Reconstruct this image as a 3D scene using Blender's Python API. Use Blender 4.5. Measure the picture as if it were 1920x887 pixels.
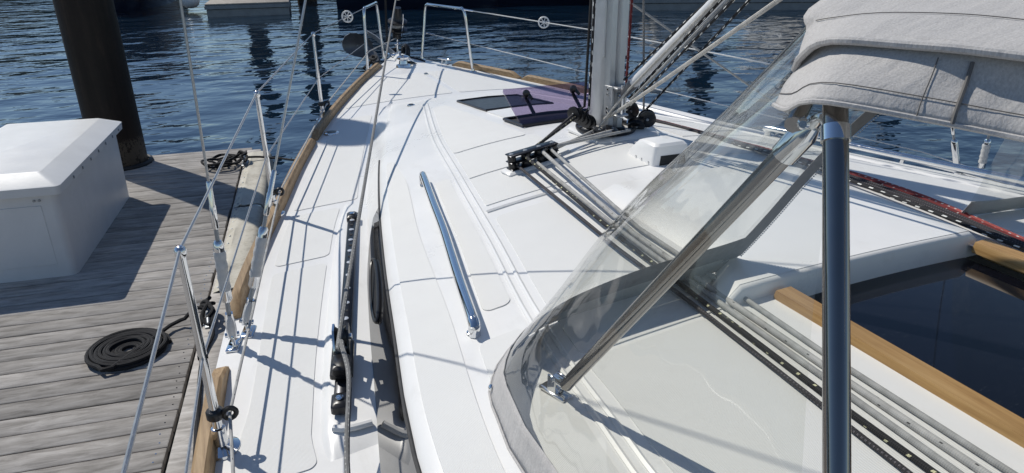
import bpy, bmesh, math, random
from mathutils import Vector, Matrix
random.seed(7)
for o in list(bpy.data.objects): bpy.data.objects.remove(o)
SC = bpy.context.scene
COL = SC.collection
# ------------------------------------------------------------------ camera
# boat frame: x to starboard, y forward (bow at 0), z up, side deck amidships near 0
F, PITCH, ROLL, YAW = 1320.66, math.radians(23.046), math.radians(-.626), math.radians(23.046)
cf = Vector((math.sin(YAW)*math.cos(PITCH), math.cos(YAW)*math.cos(PITCH), -math.sin(PITCH)))
cr = Vector((math.cos(YAW), -math.sin(YAW), 0)); cu = cr.cross(cf)
r2 = cr*math.cos(ROLL)+cu*math.sin(ROLL); u2 = cu*math.cos(ROLL)-cr*math.sin(ROLL)
cam = bpy.data.cameras.new('camera'); co = bpy.data.objects.new('camera', cam); COL.objects.link(co)
M = Matrix((r2, u2, -cf)).transposed().to_4x4(); M.translation = (-1.8602, -7.4833, 1.3581)
co.matrix_world = M
cam.sensor_width = 36; cam.lens = F/1920*36; cam.clip_start = .05; cam.clip_end = 2000
SC.camera = co
# ------------------------------------------------------------------ sky and sun
SUN_AZ, SUN_EL = math.radians(150), math.radians(49.5)      # shadows fall towards SUN_AZ (clockwise from the bow)
w = bpy.data.worlds.new('World'); SC.world = w; w.use_nodes = True
nt = w.node_tree; nt.nodes.clear()
sky = nt.nodes.new('ShaderNodeTexSky'); sky.sky_type = 'NISHITA'; sky.sun_disc = False
sky.sun_elevation = SUN_EL; sky.sun_rotation = SUN_AZ+math.pi
sky.dust_density = .05; sky.ozone_density = 3.0; sky.air_density = .9
bg = nt.nodes.new('ShaderNodeBackground'); bg.inputs[1].default_value = .092
wo = nt.nodes.new('ShaderNodeOutputWorld'); nt.links.new(sky.outputs[0], bg.inputs[0]); nt.links.new(bg.outputs[0], wo.inputs[0])
sl = bpy.data.lights.new('sun', 'SUN'); sl.energy = 3.7; sl.angle = math.radians(.53); sl.color = (1, .955, .875)
so = bpy.data.objects.new('sun', sl); COL.objects.link(so)
d = Vector((math.sin(SUN_AZ)*math.cos(SUN_EL), math.cos(SUN_AZ)*math.cos(SUN_EL), -math.sin(SUN_EL)))
so.rotation_euler = d.to_track_quat('-Z', 'Y').to_euler(); so.location = (-20, 20, 30)
SC.view_settings.view_transform = 'Standard'; SC.view_settings.look = 'None'; SC.view_settings.exposure = -.06; SC.view_settings.gamma = 1
SC.render.engine = 'CYCLES'; SC.cycles.max_bounces = 10; SC.cycles.transparent_max_bounces = 24; SC.cycles.glossy_bounces = 5
# ------------------------------------------------------------------ materials
def new_mat(name):
    m = bpy.data.materials.new(name); m.use_nodes = True
    return m, m.node_tree, m.node_tree.nodes['Principled BSDF']
def N(nt, t, **k):
    n = nt.nodes.new(t)
    for a, b in k.items(): setattr(n, a, b)
    return n
def L(nt, a, b): nt.links.new(a, b)
def col(c): return (c[0], c[1], c[2], 1)
def ramp(nt, fac, stops):
    r = N(nt, 'ShaderNodeValToRGB'); e = r.color_ramp.elements
    while len(e) < len(stops): e.new(.5)
    for i, (p, c) in enumerate(stops): e[i].position = p; e[i].color = col(c)
    L(nt, fac, r.inputs[0]); return r.outputs[0]
def math_n(nt, op, a, b=None):
    n = N(nt, 'ShaderNodeMath', operation=op)
    for i, v in enumerate((a, b)):
        if v is None: continue
        if isinstance(v, (int, float)): n.inputs[i].default_value = v
        else: L(nt, v, n.inputs[i])
    return n.outputs[0]
def noise(nt, scale, detail=3, rough=.5, stretch=None, coord='Object', rot=0):
    tc = N(nt, 'ShaderNodeTexCoord'); mp = N(nt, 'ShaderNodeMapping')
    if stretch: mp.inputs['Scale'].default_value = stretch
    mp.inputs['Rotation'].default_value = (0, 0, rot)
    n = N(nt, 'ShaderNodeTexNoise'); n.inputs['Scale'].default_value = scale; n.inputs['Detail'].default_value = detail
    n.inputs['Roughness'].default_value = rough
    L(nt, tc.outputs[coord], mp.inputs[0]); L(nt, mp.outputs[0], n.inputs['Vector'])
    return n.outputs[0], mp
def bump(nt, h, strength, dist, bs, prev=None):
    b = N(nt, 'ShaderNodeBump'); b.inputs['Strength'].default_value = strength; b.inputs['Distance'].default_value = dist
    L(nt, h, b.inputs['Height'])
    if prev: L(nt, prev, b.inputs['Normal'])
    L(nt, b.outputs[0], bs.inputs['Normal']); return b.outputs[0]
def plain(name, c, rough=.4, metal=0., var=.08, vs=14, bs=0, bscale=80, spec=None, rv=.1):
    m, nt, b = new_mat(name)
    f, _ = noise(nt, vs, 4, .6)
    L(nt, ramp(nt, f, [(.25, [x*(1-var) for x in c]), (.75, [min(1, x*(1+var)) for x in c])]), b.inputs['Base Color'])
    b.inputs['Metallic'].default_value = metal
    f2, _ = noise(nt, vs*2.3, 3)
    mr = N(nt, 'ShaderNodeMapRange'); L(nt, f2, mr.inputs[0]); mr.inputs[1].default_value = .3; mr.inputs[2].default_value = .7
    mr.inputs[3].default_value = max(.01, rough*(1-rv)); mr.inputs[4].default_value = min(1, rough*(1+rv)); L(nt, mr.outputs[0], b.inputs['Roughness'])
    if spec is not None: b.inputs['Specular IOR Level'].default_value = spec
    if bs: f3, _ = noise(nt, bscale, 3); bump(nt, f3, bs, .002, b)
    return m
def mk_gel():
    m, nt, b = new_mat('white_gelcoat')
    f, _ = noise(nt, 2.2, 6, .65); sp, _ = noise(nt, 70, 2, .5); st, _ = noise(nt, 9, 6, .75, (1, .35, 1))
    base = ramp(nt, f, [(.3, (.79, .785, .765)), (.7, (.83, .825, .81))])
    grime = math_n(nt, 'MULTIPLY', math_n(nt, 'MAXIMUM', math_n(nt, 'SUBTRACT', st, .56), 0.), .9)
    speck = math_n(nt, 'MULTIPLY', math_n(nt, 'GREATER_THAN', sp, .79), .5)
    mx = N(nt, 'ShaderNodeMix', data_type='RGBA'); L(nt, math_n(nt, 'ADD', grime, speck), mx.inputs[0]); L(nt, base, mx.inputs[6]); mx.inputs[7].default_value = (.36, .33, .28, 1)
    L(nt, mx.outputs[2], b.inputs['Base Color'])
    L(nt, ramp(nt, f, [(.3, (.24, .24, .24)), (.7, (.42, .42, .42))]), b.inputs['Roughness'])
    return m
GEL = mk_gel()
GELG = plain('grey_gelcoat', (.52, .53, .53), .4, var=.03)
STEEL = plain('polished_steel', (.72, .73, .74), .09, 1, var=.04, vs=25, rv=.5)
ALU = plain('anodised_aluminium', (.56, .57, .58), .36, .7, var=.06, vs=9, rv=.2)
WIRE = plain('steel_wire', (.42, .42, .42), .38, .85, var=.12, vs=60)
BLACK = plain('black_plastic', (.014, .014, .016), .33, var=.25)
BLACKM = plain('black_anodised', (.022, .023, .028), .30, .6, var=.2)
RUBBER = plain('black_rubber', (.02, .02, .021), .62, var=.3, vs=20)
NAVY = plain('navy_hull', (.010, .014, .028), .18, var=.15, vs=2)
BOLT = plain('dull_steel', (.75, .75, .74), .38, .8, var=.05)
GALV = plain('galvanised', (.33, .35, .37), .48, .75, var=.15, vs=30)
WHITEP = plain('white_plastic', (.76, .76, .745), .42, var=.05, vs=5, bs=.15, bscale=60)
TAPE = plain('white_tape', (.56, .56, .55), .45, var=.08, vs=90, bs=.6, bscale=120)
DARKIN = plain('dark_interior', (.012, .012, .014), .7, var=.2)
FARWHITE = plain('far_white', (.72, .72, .70), .35, var=.05, vs=1)
FARGREY = plain('far_grey', (.30, .30, .29), .7, var=.2, vs=3)
FARGLASS = plain('far_glass', (.012, .014, .018), .06, var=.1)
FARWOOD = plain('far_planks', (.33, .30, .26), .8, var=.25, vs=4)
TAN = plain('far_tan', (.32, .25, .17), .8, var=.2, vs=2)
CREAM = None
def mk_nonskid():
    m, nt, b = new_mat('nonskid')
    f, _ = noise(nt, 5, 4, .6)
    L(nt, ramp(nt, f, [(.3, (.76, .76, .74)), (.7, (.785, .785, .765))]), b.inputs['Base Color'])
    b.inputs['Roughness'].default_value = .6
    tc = N(nt, 'ShaderNodeTexCoord'); s = N(nt, 'ShaderNodeSeparateXYZ'); L(nt, tc.outputs['Object'], s.inputs[0])
    k = 2*math.pi/.0062
    a = math_n(nt, 'SINE', math_n(nt, 'MULTIPLY', math_n(nt, 'ADD', s.outputs[0], s.outputs[1]), k))
    c = math_n(nt, 'SINE', math_n(nt, 'MULTIPLY', math_n(nt, 'SUBTRACT', s.outputs[0], s.outputs[1]), k))
    bump(nt, math_n(nt, 'MULTIPLY', a, c), .5, .0010, b)
    return m
NONSKID = mk_nonskid()
def mk_wood(name, c1, c2, c3, rough, stretch, scale, bs, rnd=.0):
    m, nt, b = new_mat(name)
    tc = N(nt, 'ShaderNodeTexCoord'); oi = N(nt, 'ShaderNodeObjectInfo'); mp = N(nt, 'ShaderNodeMapping'); mp.inputs['Scale'].default_value = stretch
    va = N(nt, 'ShaderNodeVectorMath', operation='ADD'); cb = N(nt, 'ShaderNodeCombineXYZ')
    L(nt, math_n(nt, 'MULTIPLY', oi.outputs['Random'], 37.), cb.inputs[0]); L(nt, math_n(nt, 'MULTIPLY', oi.outputs['Random'], 91.), cb.inputs[1])
    L(nt, tc.outputs['Object'], va.inputs[0]); L(nt, cb.outputs[0], va.inputs[1]); L(nt, va.outputs[0], mp.inputs[0])
    n = N(nt, 'ShaderNodeTexNoise'); n.inputs['Scale'].default_value = scale; n.inputs['Detail'].default_value = 6; n.inputs['Roughness'].default_value = .65; n.inputs['Distortion'].default_value = .6
    L(nt, mp.outputs[0], n.inputs['Vector'])
    n2 = N(nt, 'ShaderNodeTexNoise'); n2.inputs['Scale'].default_value = 3.; n2.inputs['Detail'].default_value = 4; L(nt, va.outputs[0], n2.inputs['Vector'])
    c = ramp(nt, n.outputs[0], [(.3, c1), (.52, c2), (.72, c3)])
    hv = N(nt, 'ShaderNodeHueSaturation'); L(nt, c, hv.inputs['Color'])
    v = math_n(nt, 'ADD', math_n(nt, 'MULTIPLY', oi.outputs['Random'], rnd), math_n(nt, 'MULTIPLY', n2.outputs[0], .55))
    L(nt, math_n(nt, 'ADD', v, .72-rnd*.5), hv.inputs['Value'])
    L(nt, hv.outputs[0], b.inputs['Base Color']); b.inputs['Roughness'].default_value = rough
    bump(nt, n.outputs[0], bs, .0025, b)
    return m
PLANK = mk_wood('weathered_planks', (.21, .194, .175), (.385, .36, .332), (.52, .495, .462), .82, (1.6, 9, 9), 3.2, .55, .36)
TEAK = mk_wood('teak', (.20, .125, .06), (.33, .22, .115), (.42, .295, .165), .6, (40, 2.5, 40), 1.6, .35, .1)
TEAKV = mk_wood('varnished_teak', (.30, .165, .055), (.42, .25, .095), (.50, .32, .14), .38, (45, 2.0, 45), 1.6, .12, .05)
def mk_rope(name, base, fleck=None, step=.06, duty=.28, arms=2., twist=0, braid=.5, width=.3):
    m, nt, b = new_mat(name)
    uv = N(nt, 'ShaderNodeUVMap'); s = N(nt, 'ShaderNodeSeparateXYZ'); L(nt, uv.outputs[0], s.inputs[0])
    u, v = s.outputs[0], s.outputs[1]
    k = 2*math.pi
    a = math_n(nt, 'SINE', math_n(nt, 'MULTIPLY', math_n(nt, 'ADD', math_n(nt, 'MULTIPLY', u, 6.), math_n(nt, 'MULTIPLY', v, 110.)), k))
    c = math_n(nt, 'SINE', math_n(nt, 'MULTIPLY', math_n(nt, 'SUBTRACT', math_n(nt, 'MULTIPLY', u, 6.), math_n(nt, 'MULTIPLY', v, 110.)), k))
    br = math_n(nt, 'MULTIPLY', a, c)
    f, _ = noise(nt, 30, 4)
    cr_ = ramp(nt, f, [(.3, [x*.78 for x in base]), (.7, [min(1, x*1.18) for x in base])])
    if fleck:
        fv = math_n(nt, 'FRACT', math_n(nt, 'ADD', math_n(nt, 'DIVIDE', v, step), math_n(nt, 'MULTIPLY', u, twist)))
        fu = math_n(nt, 'FRACT', math_n(nt, 'ADD', math_n(nt, 'MULTIPLY', u, arms), math_n(nt, 'MULTIPLY', v, 3.)))
        mk = math_n(nt, 'MULTIPLY', math_n(nt, 'LESS_THAN', fv, duty), math_n(nt, 'LESS_THAN', fu, width))
        mx = N(nt, 'ShaderNodeMix', data_type='RGBA'); L(nt, mk, mx.inputs[0]); L(nt, cr_, mx.inputs[6]); mx.inputs[7].default_value = col(fleck)
        cr_ = mx.outputs[2]
    L(nt, cr_, b.inputs['Base Color']); b.inputs['Roughness'].default_value = .8
    bump(nt, br, braid, .0012, b)
    return m
R_BLACK = mk_rope('black_rope', (.016, .016, .018), braid=1.0)
R_BW = mk_rope('black_white_rope', (.014, .014, .016), (.78, .78, .74), .055, .34, 3, .5, .4, .34)
R_BY = mk_rope('black_yellow_rope', (.016, .016, .018), (.62, .60, .38), .05, .15, 2, .5, .5, .25)
R_DK = mk_rope('charcoal_rope', (.030, .028, .032), (.12, .11, .12), .01, .4, 4, .5, .6, .4)
R_GREY = mk_rope('grey_rope', (.36, .36, .35), braid=.3)
R_GREYF = mk_rope('grey_flecked_rope', (.42, .415, .40), (.05, .05, .05), .07, .10, 3, .3, .3, .18)
R_CREAM = mk_rope('cream_rope', (.50, .48, .44), (.2, .19, .18), .03, .12, 3, .3, .5, .2)
R_RED = mk_rope('red_rope', (.16, .018, .018), (.45, .4, .38), .05, .12, 2, .5, .5, .25)
R_REDW = mk_rope('red_white_rope', (.36, .075, .065), (.6, .55, .52), .03, .3, 3, .5, .5, .3)
R_SHEET = mk_rope('grey_sheet_rope', (.21, .21, .205), (.42, .42, .40), .02, .3, 4, .5, .6, .3)
def mk_fabric():
    m, nt, b = new_mat('grey_canvas')
    f, _ = noise(nt, 420, 2, .6, (1, 1, .35)); f2, _ = noise(nt, 7, 4, .6)
    mx = N(nt, 'ShaderNodeMix', data_type='FLOAT'); mx.inputs[0].default_value = .22; L(nt, f, mx.inputs[2]); L(nt, f2, mx.inputs[3])
    L(nt, ramp(nt, mx.outputs[0], [(.36, (.42, .405, .39)), (.5, (.48, .465, .45)), (.64, (.54, .525, .51))]), b.inputs['Base Color'])
    b.inputs['Roughness'].default_value = .9; b.inputs['Sheen Weight'].default_value = .15
    p = bump(nt, f, .5, .0012, b)
    f3, _ = noise(nt, 7, 3, .5, (1, 5, 2), rot=.7); bump(nt, f3, .22, .02, b, p)
    return m
FABRIC = mk_fabric()
def thin_fresnel(nt, ior, nrm=None):
    # reflectance of a thin clear sheet, the same from both sides
    g = N(nt, 'ShaderNodeNewGeometry'); mr = N(nt, 'ShaderNodeMapRange'); L(nt, g.outputs['Backfacing'], mr.inputs[0])
    mr.inputs[3].default_value = ior; mr.inputs[4].default_value = 1/ior
    fr = N(nt, 'ShaderNodeFresnel'); L(nt, mr.outputs[0], fr.inputs['IOR'])
    if nrm: L(nt, nrm, fr.inputs['Normal'])
    return fr.outputs[0]
def mk_vinyl():
    m, nt, b = new_mat('clear_vinyl'); nt.nodes.remove(b)
    out = nt.nodes['Material Output']
    tr = N(nt, 'ShaderNodeBsdfTransparent'); gl = N(nt, 'ShaderNodeBsdfGlossy'); gl.inputs['Roughness'].default_value = .03
    gl.inputs['Color'].default_value = (.9, .9, .9, 1)
    f, _ = noise(nt, 2.2, 3, .55, (1, 1, .5)); bp = N(nt, 'ShaderNodeBump'); bp.inputs['Strength'].default_value = .5; bp.inputs['Distance'].default_value = .04; L(nt, f, bp.inputs['Height'])
    fr = thin_fresnel(nt, 1.5); L(nt, bp.outputs[0], gl.inputs['Normal'])
    tr.inputs['Color'].default_value = (.935, .94, .915, 1)
    di = N(nt, 'ShaderNodeBsdfDiffuse'); di.inputs['Color'].default_value = (.5, .5, .48, 1)
    # fine scratches and salt film
    s1, _ = noise(nt, 14, 6, .75, (1, 6, .5), rot=.6); film = math_n(nt, 'MULTIPLY', math_n(nt, 'GREATER_THAN', s1, .68), .10)
    m0 = N(nt, 'ShaderNodeMixShader'); L(nt, math_n(nt, 'ADD', film, .025), m0.inputs[0]); L(nt, tr.outputs[0], m0.inputs[1]); L(nt, di.outputs[0], m0.inputs[2])
    m1 = N(nt, 'ShaderNodeMixShader'); L(nt, fr, m1.inputs[0]); L(nt, m0.outputs[0], m1.inputs[1]); L(nt, gl.outputs[0], m1.inputs[2])
    L(nt, m1.outputs[0], out.inputs[0]); return m
VINYL = mk_vinyl()
def mk_tint(name, c, gloss=.05):
    m, nt, b = new_mat(name); nt.nodes.remove(b); out = nt.nodes['Material Output']
    tr = N(nt, 'ShaderNodeBsdfTransparent'); tr.inputs['Color'].default_value = col(c)
    gl = N(nt, 'ShaderNodeBsdfGlossy'); gl.inputs['Roughness'].default_value = gloss
    m1 = N(nt, 'ShaderNodeMixShader'); L(nt, thin_fresnel(nt, 1.49), m1.inputs[0]); L(nt, tr.outputs[0], m1.inputs[1]); L(nt, gl.outputs[0], m1.inputs[2])
    L(nt, m1.outputs[0], out.inputs[0]); return m
PURPLE = mk_tint('purple_acrylic', (.64, .585, .70), .02)
def mk_smoke():
    m, nt, b = new_mat('smoked_acrylic')
    sc, _ = noise(nt, 26, 8, .85, (1, 7, 1), rot=1.1)
    L(nt, ramp(nt, sc, [(.60, (.005, .006, .010)), (.72, (.12, .13, .15))]), b.inputs['Base Color'])
    s1, _ = noise(nt, 9, 8, .8, (1, 5, 1), rot=.8)
    L(nt, ramp(nt, s1, [(.62, (.03, .03, .03)), (.75, (.22, .22, .22))]), b.inputs['Roughness'])
    return m
SMOKE = mk_smoke()
WINDOW = plain('dark_window_acrylic', (.012, .012, .013), .025, var=.1, rv=.3)
WINDOW.node_tree.nodes['Principled BSDF'].inputs['IOR'].default_value = 1.75
def mk_water():
    m, nt, b = new_mat('harbour_water')
    b.inputs['Base Color'].default_value = (.0035, .014, .030, 1); b.inputs['Roughness'].default_value = .03; b.inputs['IOR'].default_value = 1.55
    f1, _ = noise(nt, 1.05, 1.5, .45, (.8, 1.2, 1), rot=.45)
    f2, _ = noise(nt, 3.1, 2, .45, (.85, 1.15, 1), rot=.15)
    f3, _ = noise(nt, .22, 2, .5)
    h = math_n(nt, 'ADD', f1, math_n(nt, 'MULTIPLY', f2, .30))
    h = math_n(nt, 'MULTIPLY', h, math_n(nt, 'MAXIMUM', math_n(nt, 'SUBTRACT', math_n(nt, 'MULTIPLY', f3, 2.8), .45), .3))
    bump(nt, h, 1.0, .072, b)
    return m
WATER = mk_water()
def mk_cream():
    m, nt, b = new_mat('cream_vinyl_pad')
    f, _ = noise(nt, 6, 6, .7); f2, _ = noise(nt, 45, 3)
    mx = N(nt, 'ShaderNodeMix', data_type='FLOAT'); mx.inputs[0].default_value = .25; L(nt, f, mx.inputs[2]); L(nt, f2, mx.inputs[3])
    L(nt, ramp(nt, mx.outputs[0], [(.3, (.30, .27, .215)), (.5, (.52, .485, .40)), (.7, (.60, .57, .49))]), b.inputs['Base Color'])
    b.inputs['Roughness'].default_value = .6; return m
CREAM = mk_cream()
def mk_pile():
    m, nt, b = new_mat('black_steel_pile')
    f, _ = noise(nt, 2.2, 6, .7, (1, 1, .45)); f2, _ = noise(nt, 26, 5, .7)
    tc = N(nt, 'ShaderNodeTexCoord'); s = N(nt, 'ShaderNodeSeparateXYZ'); L(nt, tc.outputs['Object'], s.inputs[0])
    stk, _ = noise(nt, 9, 6, .7, (1, 1, .06)); base = ramp(nt, math_n(nt, 'ADD', math_n(nt, 'MULTIPLY', f, .5), math_n(nt, 'MULTIPLY', stk, .5)), [(.36, (.008, .006, .005)), (.54, (.020, .0145, .011)), (.66, (.050, .034, .024))])
    crust = math_n(nt, 'MULTIPLY', math_n(nt, 'LESS_THAN', math_n(nt, 'ADD', s.outputs[2], math_n(nt, 'MULTIPLY', f2, .5)), 1.0), math_n(nt, 'GREATER_THAN', f2, .44))
    mx = N(nt, 'ShaderNodeMix', data_type='RGBA'); L(nt, math_n(nt, 'MULTIPLY', crust, .6), mx.inputs[0]); L(nt, base, mx.inputs[6]); mx.inputs[7].default_value = (.12, .10, .075, 1)
    L(nt, mx.outputs[2], b.inputs['Base Color']); b.inputs['Roughness'].default_value = .55; b.inputs['Specular IOR Level'].default_value = .25
    bump(nt, f2, .3, .01, b); return m
PILE = mk_pile()
# ------------------------------------------------------------------ mesh helpers
def catmull(pts, n):
    P = [Vector(p) for p in pts]
    if len(P) < 3 or n <= 1: return P
    out = []
    for i in range(len(P)-1):
        p0 = P[i-1] if i else P[i]*2-P[i+1]; p1, p2 = P[i], P[i+1]; p3 = P[i+2] if i+2 < len(P) else P[i+1]*2-P[i]
        for k in range(n):
            t = k/n
            out.append(.5*((2*p1)+(p2-p0)*t+(2*p0-5*p1+4*p2-p3)*t*t+(3*p1-p0-3*p2+p3)*t**3))
    return out+[P[-1]]
class MB:
    def __init__(s): s.v = []; s.f = []; s.uv = {}
    def add(s, vs, fs, uvs=None):
        b = len(s.v); s.v += [tuple(v) for v in vs]
        for i, f in enumerate(fs):
            if uvs: s.uv[len(s.f)] = uvs[i]
            s.f.append([b+k for k in f])
        return s
    def box(s, c, size, rot=None, bev=0):
        hx, hy, hz = [a/2 for a in size]; c = Vector(c)
        if bev:
            q = [(hx, hy), (-hx, hy), (-hx, -hy), (hx, -hy)]
            rings = [(-hz, bev), (-hz+bev, 0), (hz-bev, 0), (hz, bev)]
            vs = []
            for z, i in rings:
                X, Y = hx-i, hy-i; bb = bev*.7
                for (x, y) in ((X, -Y+bb), (X, Y-bb), (X-bb, Y), (-X+bb, Y), (-X, Y-bb), (-X, -Y+bb), (-X+bb, -Y), (X-bb, -Y)): vs.append(Vector((x, y, z)))
            fs = [list(range(7, -1, -1)), list(range(24, 32))]
            for r in range(3):
                for k in range(8): fs.append([r*8+k, r*8+(k+1) % 8, r*8+8+(k+1) % 8, r*8+8+k])
        else:
            vs = [Vector((x, y, z)) for z in (-hz, hz) for x, y in ((-hx, -hy), (hx, -hy), (hx, hy), (-hx, hy))]
            fs = [[3, 2, 1, 0], [4, 5, 6, 7]]+[[k, (k+1) % 4, 4+(k+1) % 4, 4+k] for k in range(4)]
        if rot is not None: vs = [rot @ v for v in vs]
        return s.add([v+c for v in vs], fs)
    def tube(s, pts, r, n=8, sm=1, flat=1., up=None, cap=True):
        P = catmull(pts, sm); m = len(P)
        R = (lambda i: r) if not isinstance(r, (list, tuple)) else (lambda i: r[0]+(r[-1]-r[0])*i/(m-1) if len(r) == 2 else r[min(len(r)-1, i)])
        nrm = None; vs = []; fs = []; uvs = []; ln = 0; lens = []
        for i in range(m):
            t = (P[min(i+1, m-1)]-P[max(i-1, 0)])
            if t.length < 1e-9: t = Vector((0, 0, 1))
            t.normalize()
            if nrm is None:
                a = Vector(up) if up else (Vector((0, 0, 1)) if abs(t.z) < .9 else Vector((1, 0, 0)))
                nrm = (a-t*a.dot(t)).normalized()
            else: nrm = (nrm-t*nrm.dot(t)).normalized()
            bn = t.cross(nrm)
            if i: ln += (P[i]-P[i-1]).length
            lens.append(ln)
            for k in range(n):
                a = 2*math.pi*k/n; vs.append(P[i]+(nrm*math.cos(a)*flat+bn*math.sin(a))*R(i))
        for i in range(m-1):
            for k in range(n):
                fs.append([i*n+k, i*n+(k+1) % n, (i+1)*n+(k+1) % n, (i+1)*n+k])
                uvs.append([(k/n, lens[i]), ((k+1)/n, lens[i]), ((k+1)/n, lens[i+1]), (k/n, lens[i+1])])
        if cap:
            fs.append(list(range(n-1, -1, -1))); uvs.append([(0, 0)]*n); fs.append([(m-1)*n+k for k in range(n)]); uvs.append([(0, 0)]*n)
        return s.add(vs, fs, uvs)
    def lathe(s, c, axis, prof, n=16):
        a = Vector(axis).normalized(); u = a.orthogonal().normalized(); w = a.cross(u); c = Vector(c); vs = []; fs = []
        for h, r in prof:
            for k in range(n): t = 2*math.pi*k/n; vs.append(c+a*h+(u*math.cos(t)+w*math.sin(t))*r)
        for i in range(len(prof)-1):
            for k in range(n): fs.append([i*n+k, i*n+(k+1) % n, (i+1)*n+(k+1) % n, (i+1)*n+k])
        fs.append(list(range(n-1, -1, -1))); fs.append([(len(prof)-1)*n+k for k in range(n)])
        return s.add(vs, fs)
    def grid(s, rows, flip=False):
        n = len(rows[0]); vs = [p for r in rows for p in r]; fs = []
        for i in range(len(rows)-1):
            for k in range(n-1):
                q = [i*n+k, i*n+k+1, (i+1)*n+k+1, (i+1)*n+k]; fs.append(q[::-1] if flip else q)
        return s.add(vs, fs)
    def slab(s, rows, th, flip=False):
        # closed sheet: grid rows and the same grid lowered by th (vector or number along -z)
        tv = Vector(th) if not isinstance(th, (int, float)) else Vector((0, 0, -th))
        n = len(rows[0]); m = len(rows); A = [Vector(p) for r in rows for p in r]; vs = A+[p+tv for p in A]; o = n*m; fs = []
        for i in range(m-1):
            for k in range(n-1):
                q = [i*n+k, i*n+k+1, (i+1)*n+k+1, (i+1)*n+k]; fs.append(q); fs.append([o+x for x in q[::-1]])
        ring = [k for k in range(n)]+[i*n+n-1 for i in range(1, m)]+[(m-1)*n+k for k in range(n-2, -1, -1)]+[i*n for i in range(m-2, 0, -1)]
        for a, b in zip(ring, ring[1:]+ring[:1]): fs.append([b, a, o+a, o+b])
        return s.add(vs, fs)
    def prism(s, poly, z0, z1, ins=0):
        n = len(poly); vs = [(x, y, z0) for x, y in poly]
        c = Vector((sum(p[0] for p in poly)/n, sum(p[1] for p in poly)/n))
        vs += [(x+(c.x-x)*ins, y+(c.y-y)*ins, z1) for x, y in poly]
        return s.add(vs, [list(range(n-1, -1, -1)), list(range(n, 2*n))]+[[k, (k+1) % n, n+(k+1) % n, n+k] for k in range(n)])
    def build(s, name, mat, parent=None, smooth=True, local=False, angle=40):
        me = bpy.data.meshes.new(name); org = Vector((0, 0, 0))
        if parent and not local: org = worigin(parent)
        me.from_pydata([tuple(Vector(v)-org) for v in s.v], [], s.f); me.materials.append(mat)
        if s.uv:
            ul = me.uv_layers.new(name='UVMap')
            for pi, p in enumerate(me.polygons):
                q = s.uv.get(pi)
                if q:
                    for li, c in zip(p.loop_indices, q): ul.data[li].uv = c
        bm = bmesh.new(); bm.from_mesh(me); bmesh.ops.recalc_face_normals(bm, faces=bm.faces); bm.to_mesh(me); bm.free()
        if smooth:
            me.polygons.foreach_set('use_smooth', [True]*len(me.polygons)); me.set_sharp_from_angle(angle=math.radians(angle))
        o = bpy.data.objects.new(name, me); COL.objects.link(o)
        if parent: o.parent = parent
        return o
def worigin(o):
    v = Vector(o.location)
    while o.parent: o = o.parent; v = v+Vector(o.location)
    return v
def thing(name, label, cat, loc, group=None, rz=0):
    o = bpy.data.objects.new(name, None); COL.objects.link(o); o.location = loc; o.rotation_euler = (0, 0, rz); o.empty_display_size = .1
    o['label'] = label; o['category'] = cat
    if group: o['group'] = group
    return o
def tag(o, label, cat, group=None):
    o['label'] = label; o['category'] = cat
    if group: o['group'] = group
    return o
def lab(o, label): o['label'] = label; return o
def struct(o): o['kind'] = 'structure'; return o
def share(src, name, parent, loc=(0, 0, 0), rot=None):
    o = bpy.data.objects.new(name, src.data); COL.objects.link(o); o.parent = parent; o.location = loc
    if rot: o.rotation_euler = rot
    return o
def rotz(a): return Matrix.Rotation(a, 3, 'Z')
def align(t, up=(0, 0, 1)):
    # rotation whose Y axis follows t
    y = Vector(t).normalized(); z = Vector(up); z = (z-y*z.dot(y)).normalized(); x = y.cross(z)
    return Matrix((x, y, z)).transposed()
# ------------------------------------------------------------------ the shapes of deck and coachroof
def lerp_tab(tab,y):
    # smooth (Catmull-Rom) interpolation of a (y,value) table, y descending
    n=len(tab)
    if y>=tab[0][0]: return tab[0][1]
    if y<=tab[-1][0]: return tab[-1][1]
    for i in range(n-1):
        y0,v0=tab[i];y1,v1=tab[i+1]
        if y1<=y<=y0:
            h=y1-y0;t=(y-y0)/h
            m0=(v1-(tab[i-1][1] if i else v0))/(y1-(tab[i-1][0] if i else y0))*h
            m1=((tab[i+2][1] if i+2<n else v1)-v0)/((tab[i+2][0] if i+2<n else y1)-y0)*h
            return (2*t**3-3*t*t+1)*v0+(t**3-2*t*t+t)*m0+(-2*t**3+3*t*t)*v1+(t**3-t*t)*m1
def half_beam(y):
    t=min(max(-y/7.946,0),1)
    k = min(max((-y-3.6)/1.5, 0), 1)
    return 2.122*(1-(1-t)**2.261)+.06*k*k*(3-2*k)
def sheer(y):
    t=min(max(-y/7.946,0),1)
    return .229*(1-t)**2
def deck_z(x,y):
    b=max(half_beam(y),.02)
    return sheer(y)+.055*min(b,1.)*(1-min(1,(x/b)**2))
ROOF_C=[(-1.55,.165),(-2.1,.215),(-2.8,.285),(-3.5,.345),(-4.35,.41),(-5.3,.43),(-6.3,.435),(-8.4,.44)]
ROOF_E=[(-1.55,.16),(-2.1,.175),(-2.8,.19),(-3.5,.205),(-4.35,.235),(-5.06,.26),(-5.6,.285),(-6.3,.315),(-8.4,.34)]
ROOF_W=[(-1.55,.36),(-2.1,.58),(-2.8,.80),(-3.5,1.0),(-4.35,1.205),(-5.06,1.355),(-5.6,1.457),(-6.3,1.575),(-8.4,1.72)]
def roof_w(y): return lerp_tab(ROOF_W,y)
def roof_z(x,y):
    w=roof_w(y);t=min(1,abs(x)/w)
    e=lerp_tab(ROOF_E,y);c=lerp_tab(ROOF_C,y)
    return e+(c-e)*(1-t**2.2)
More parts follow.
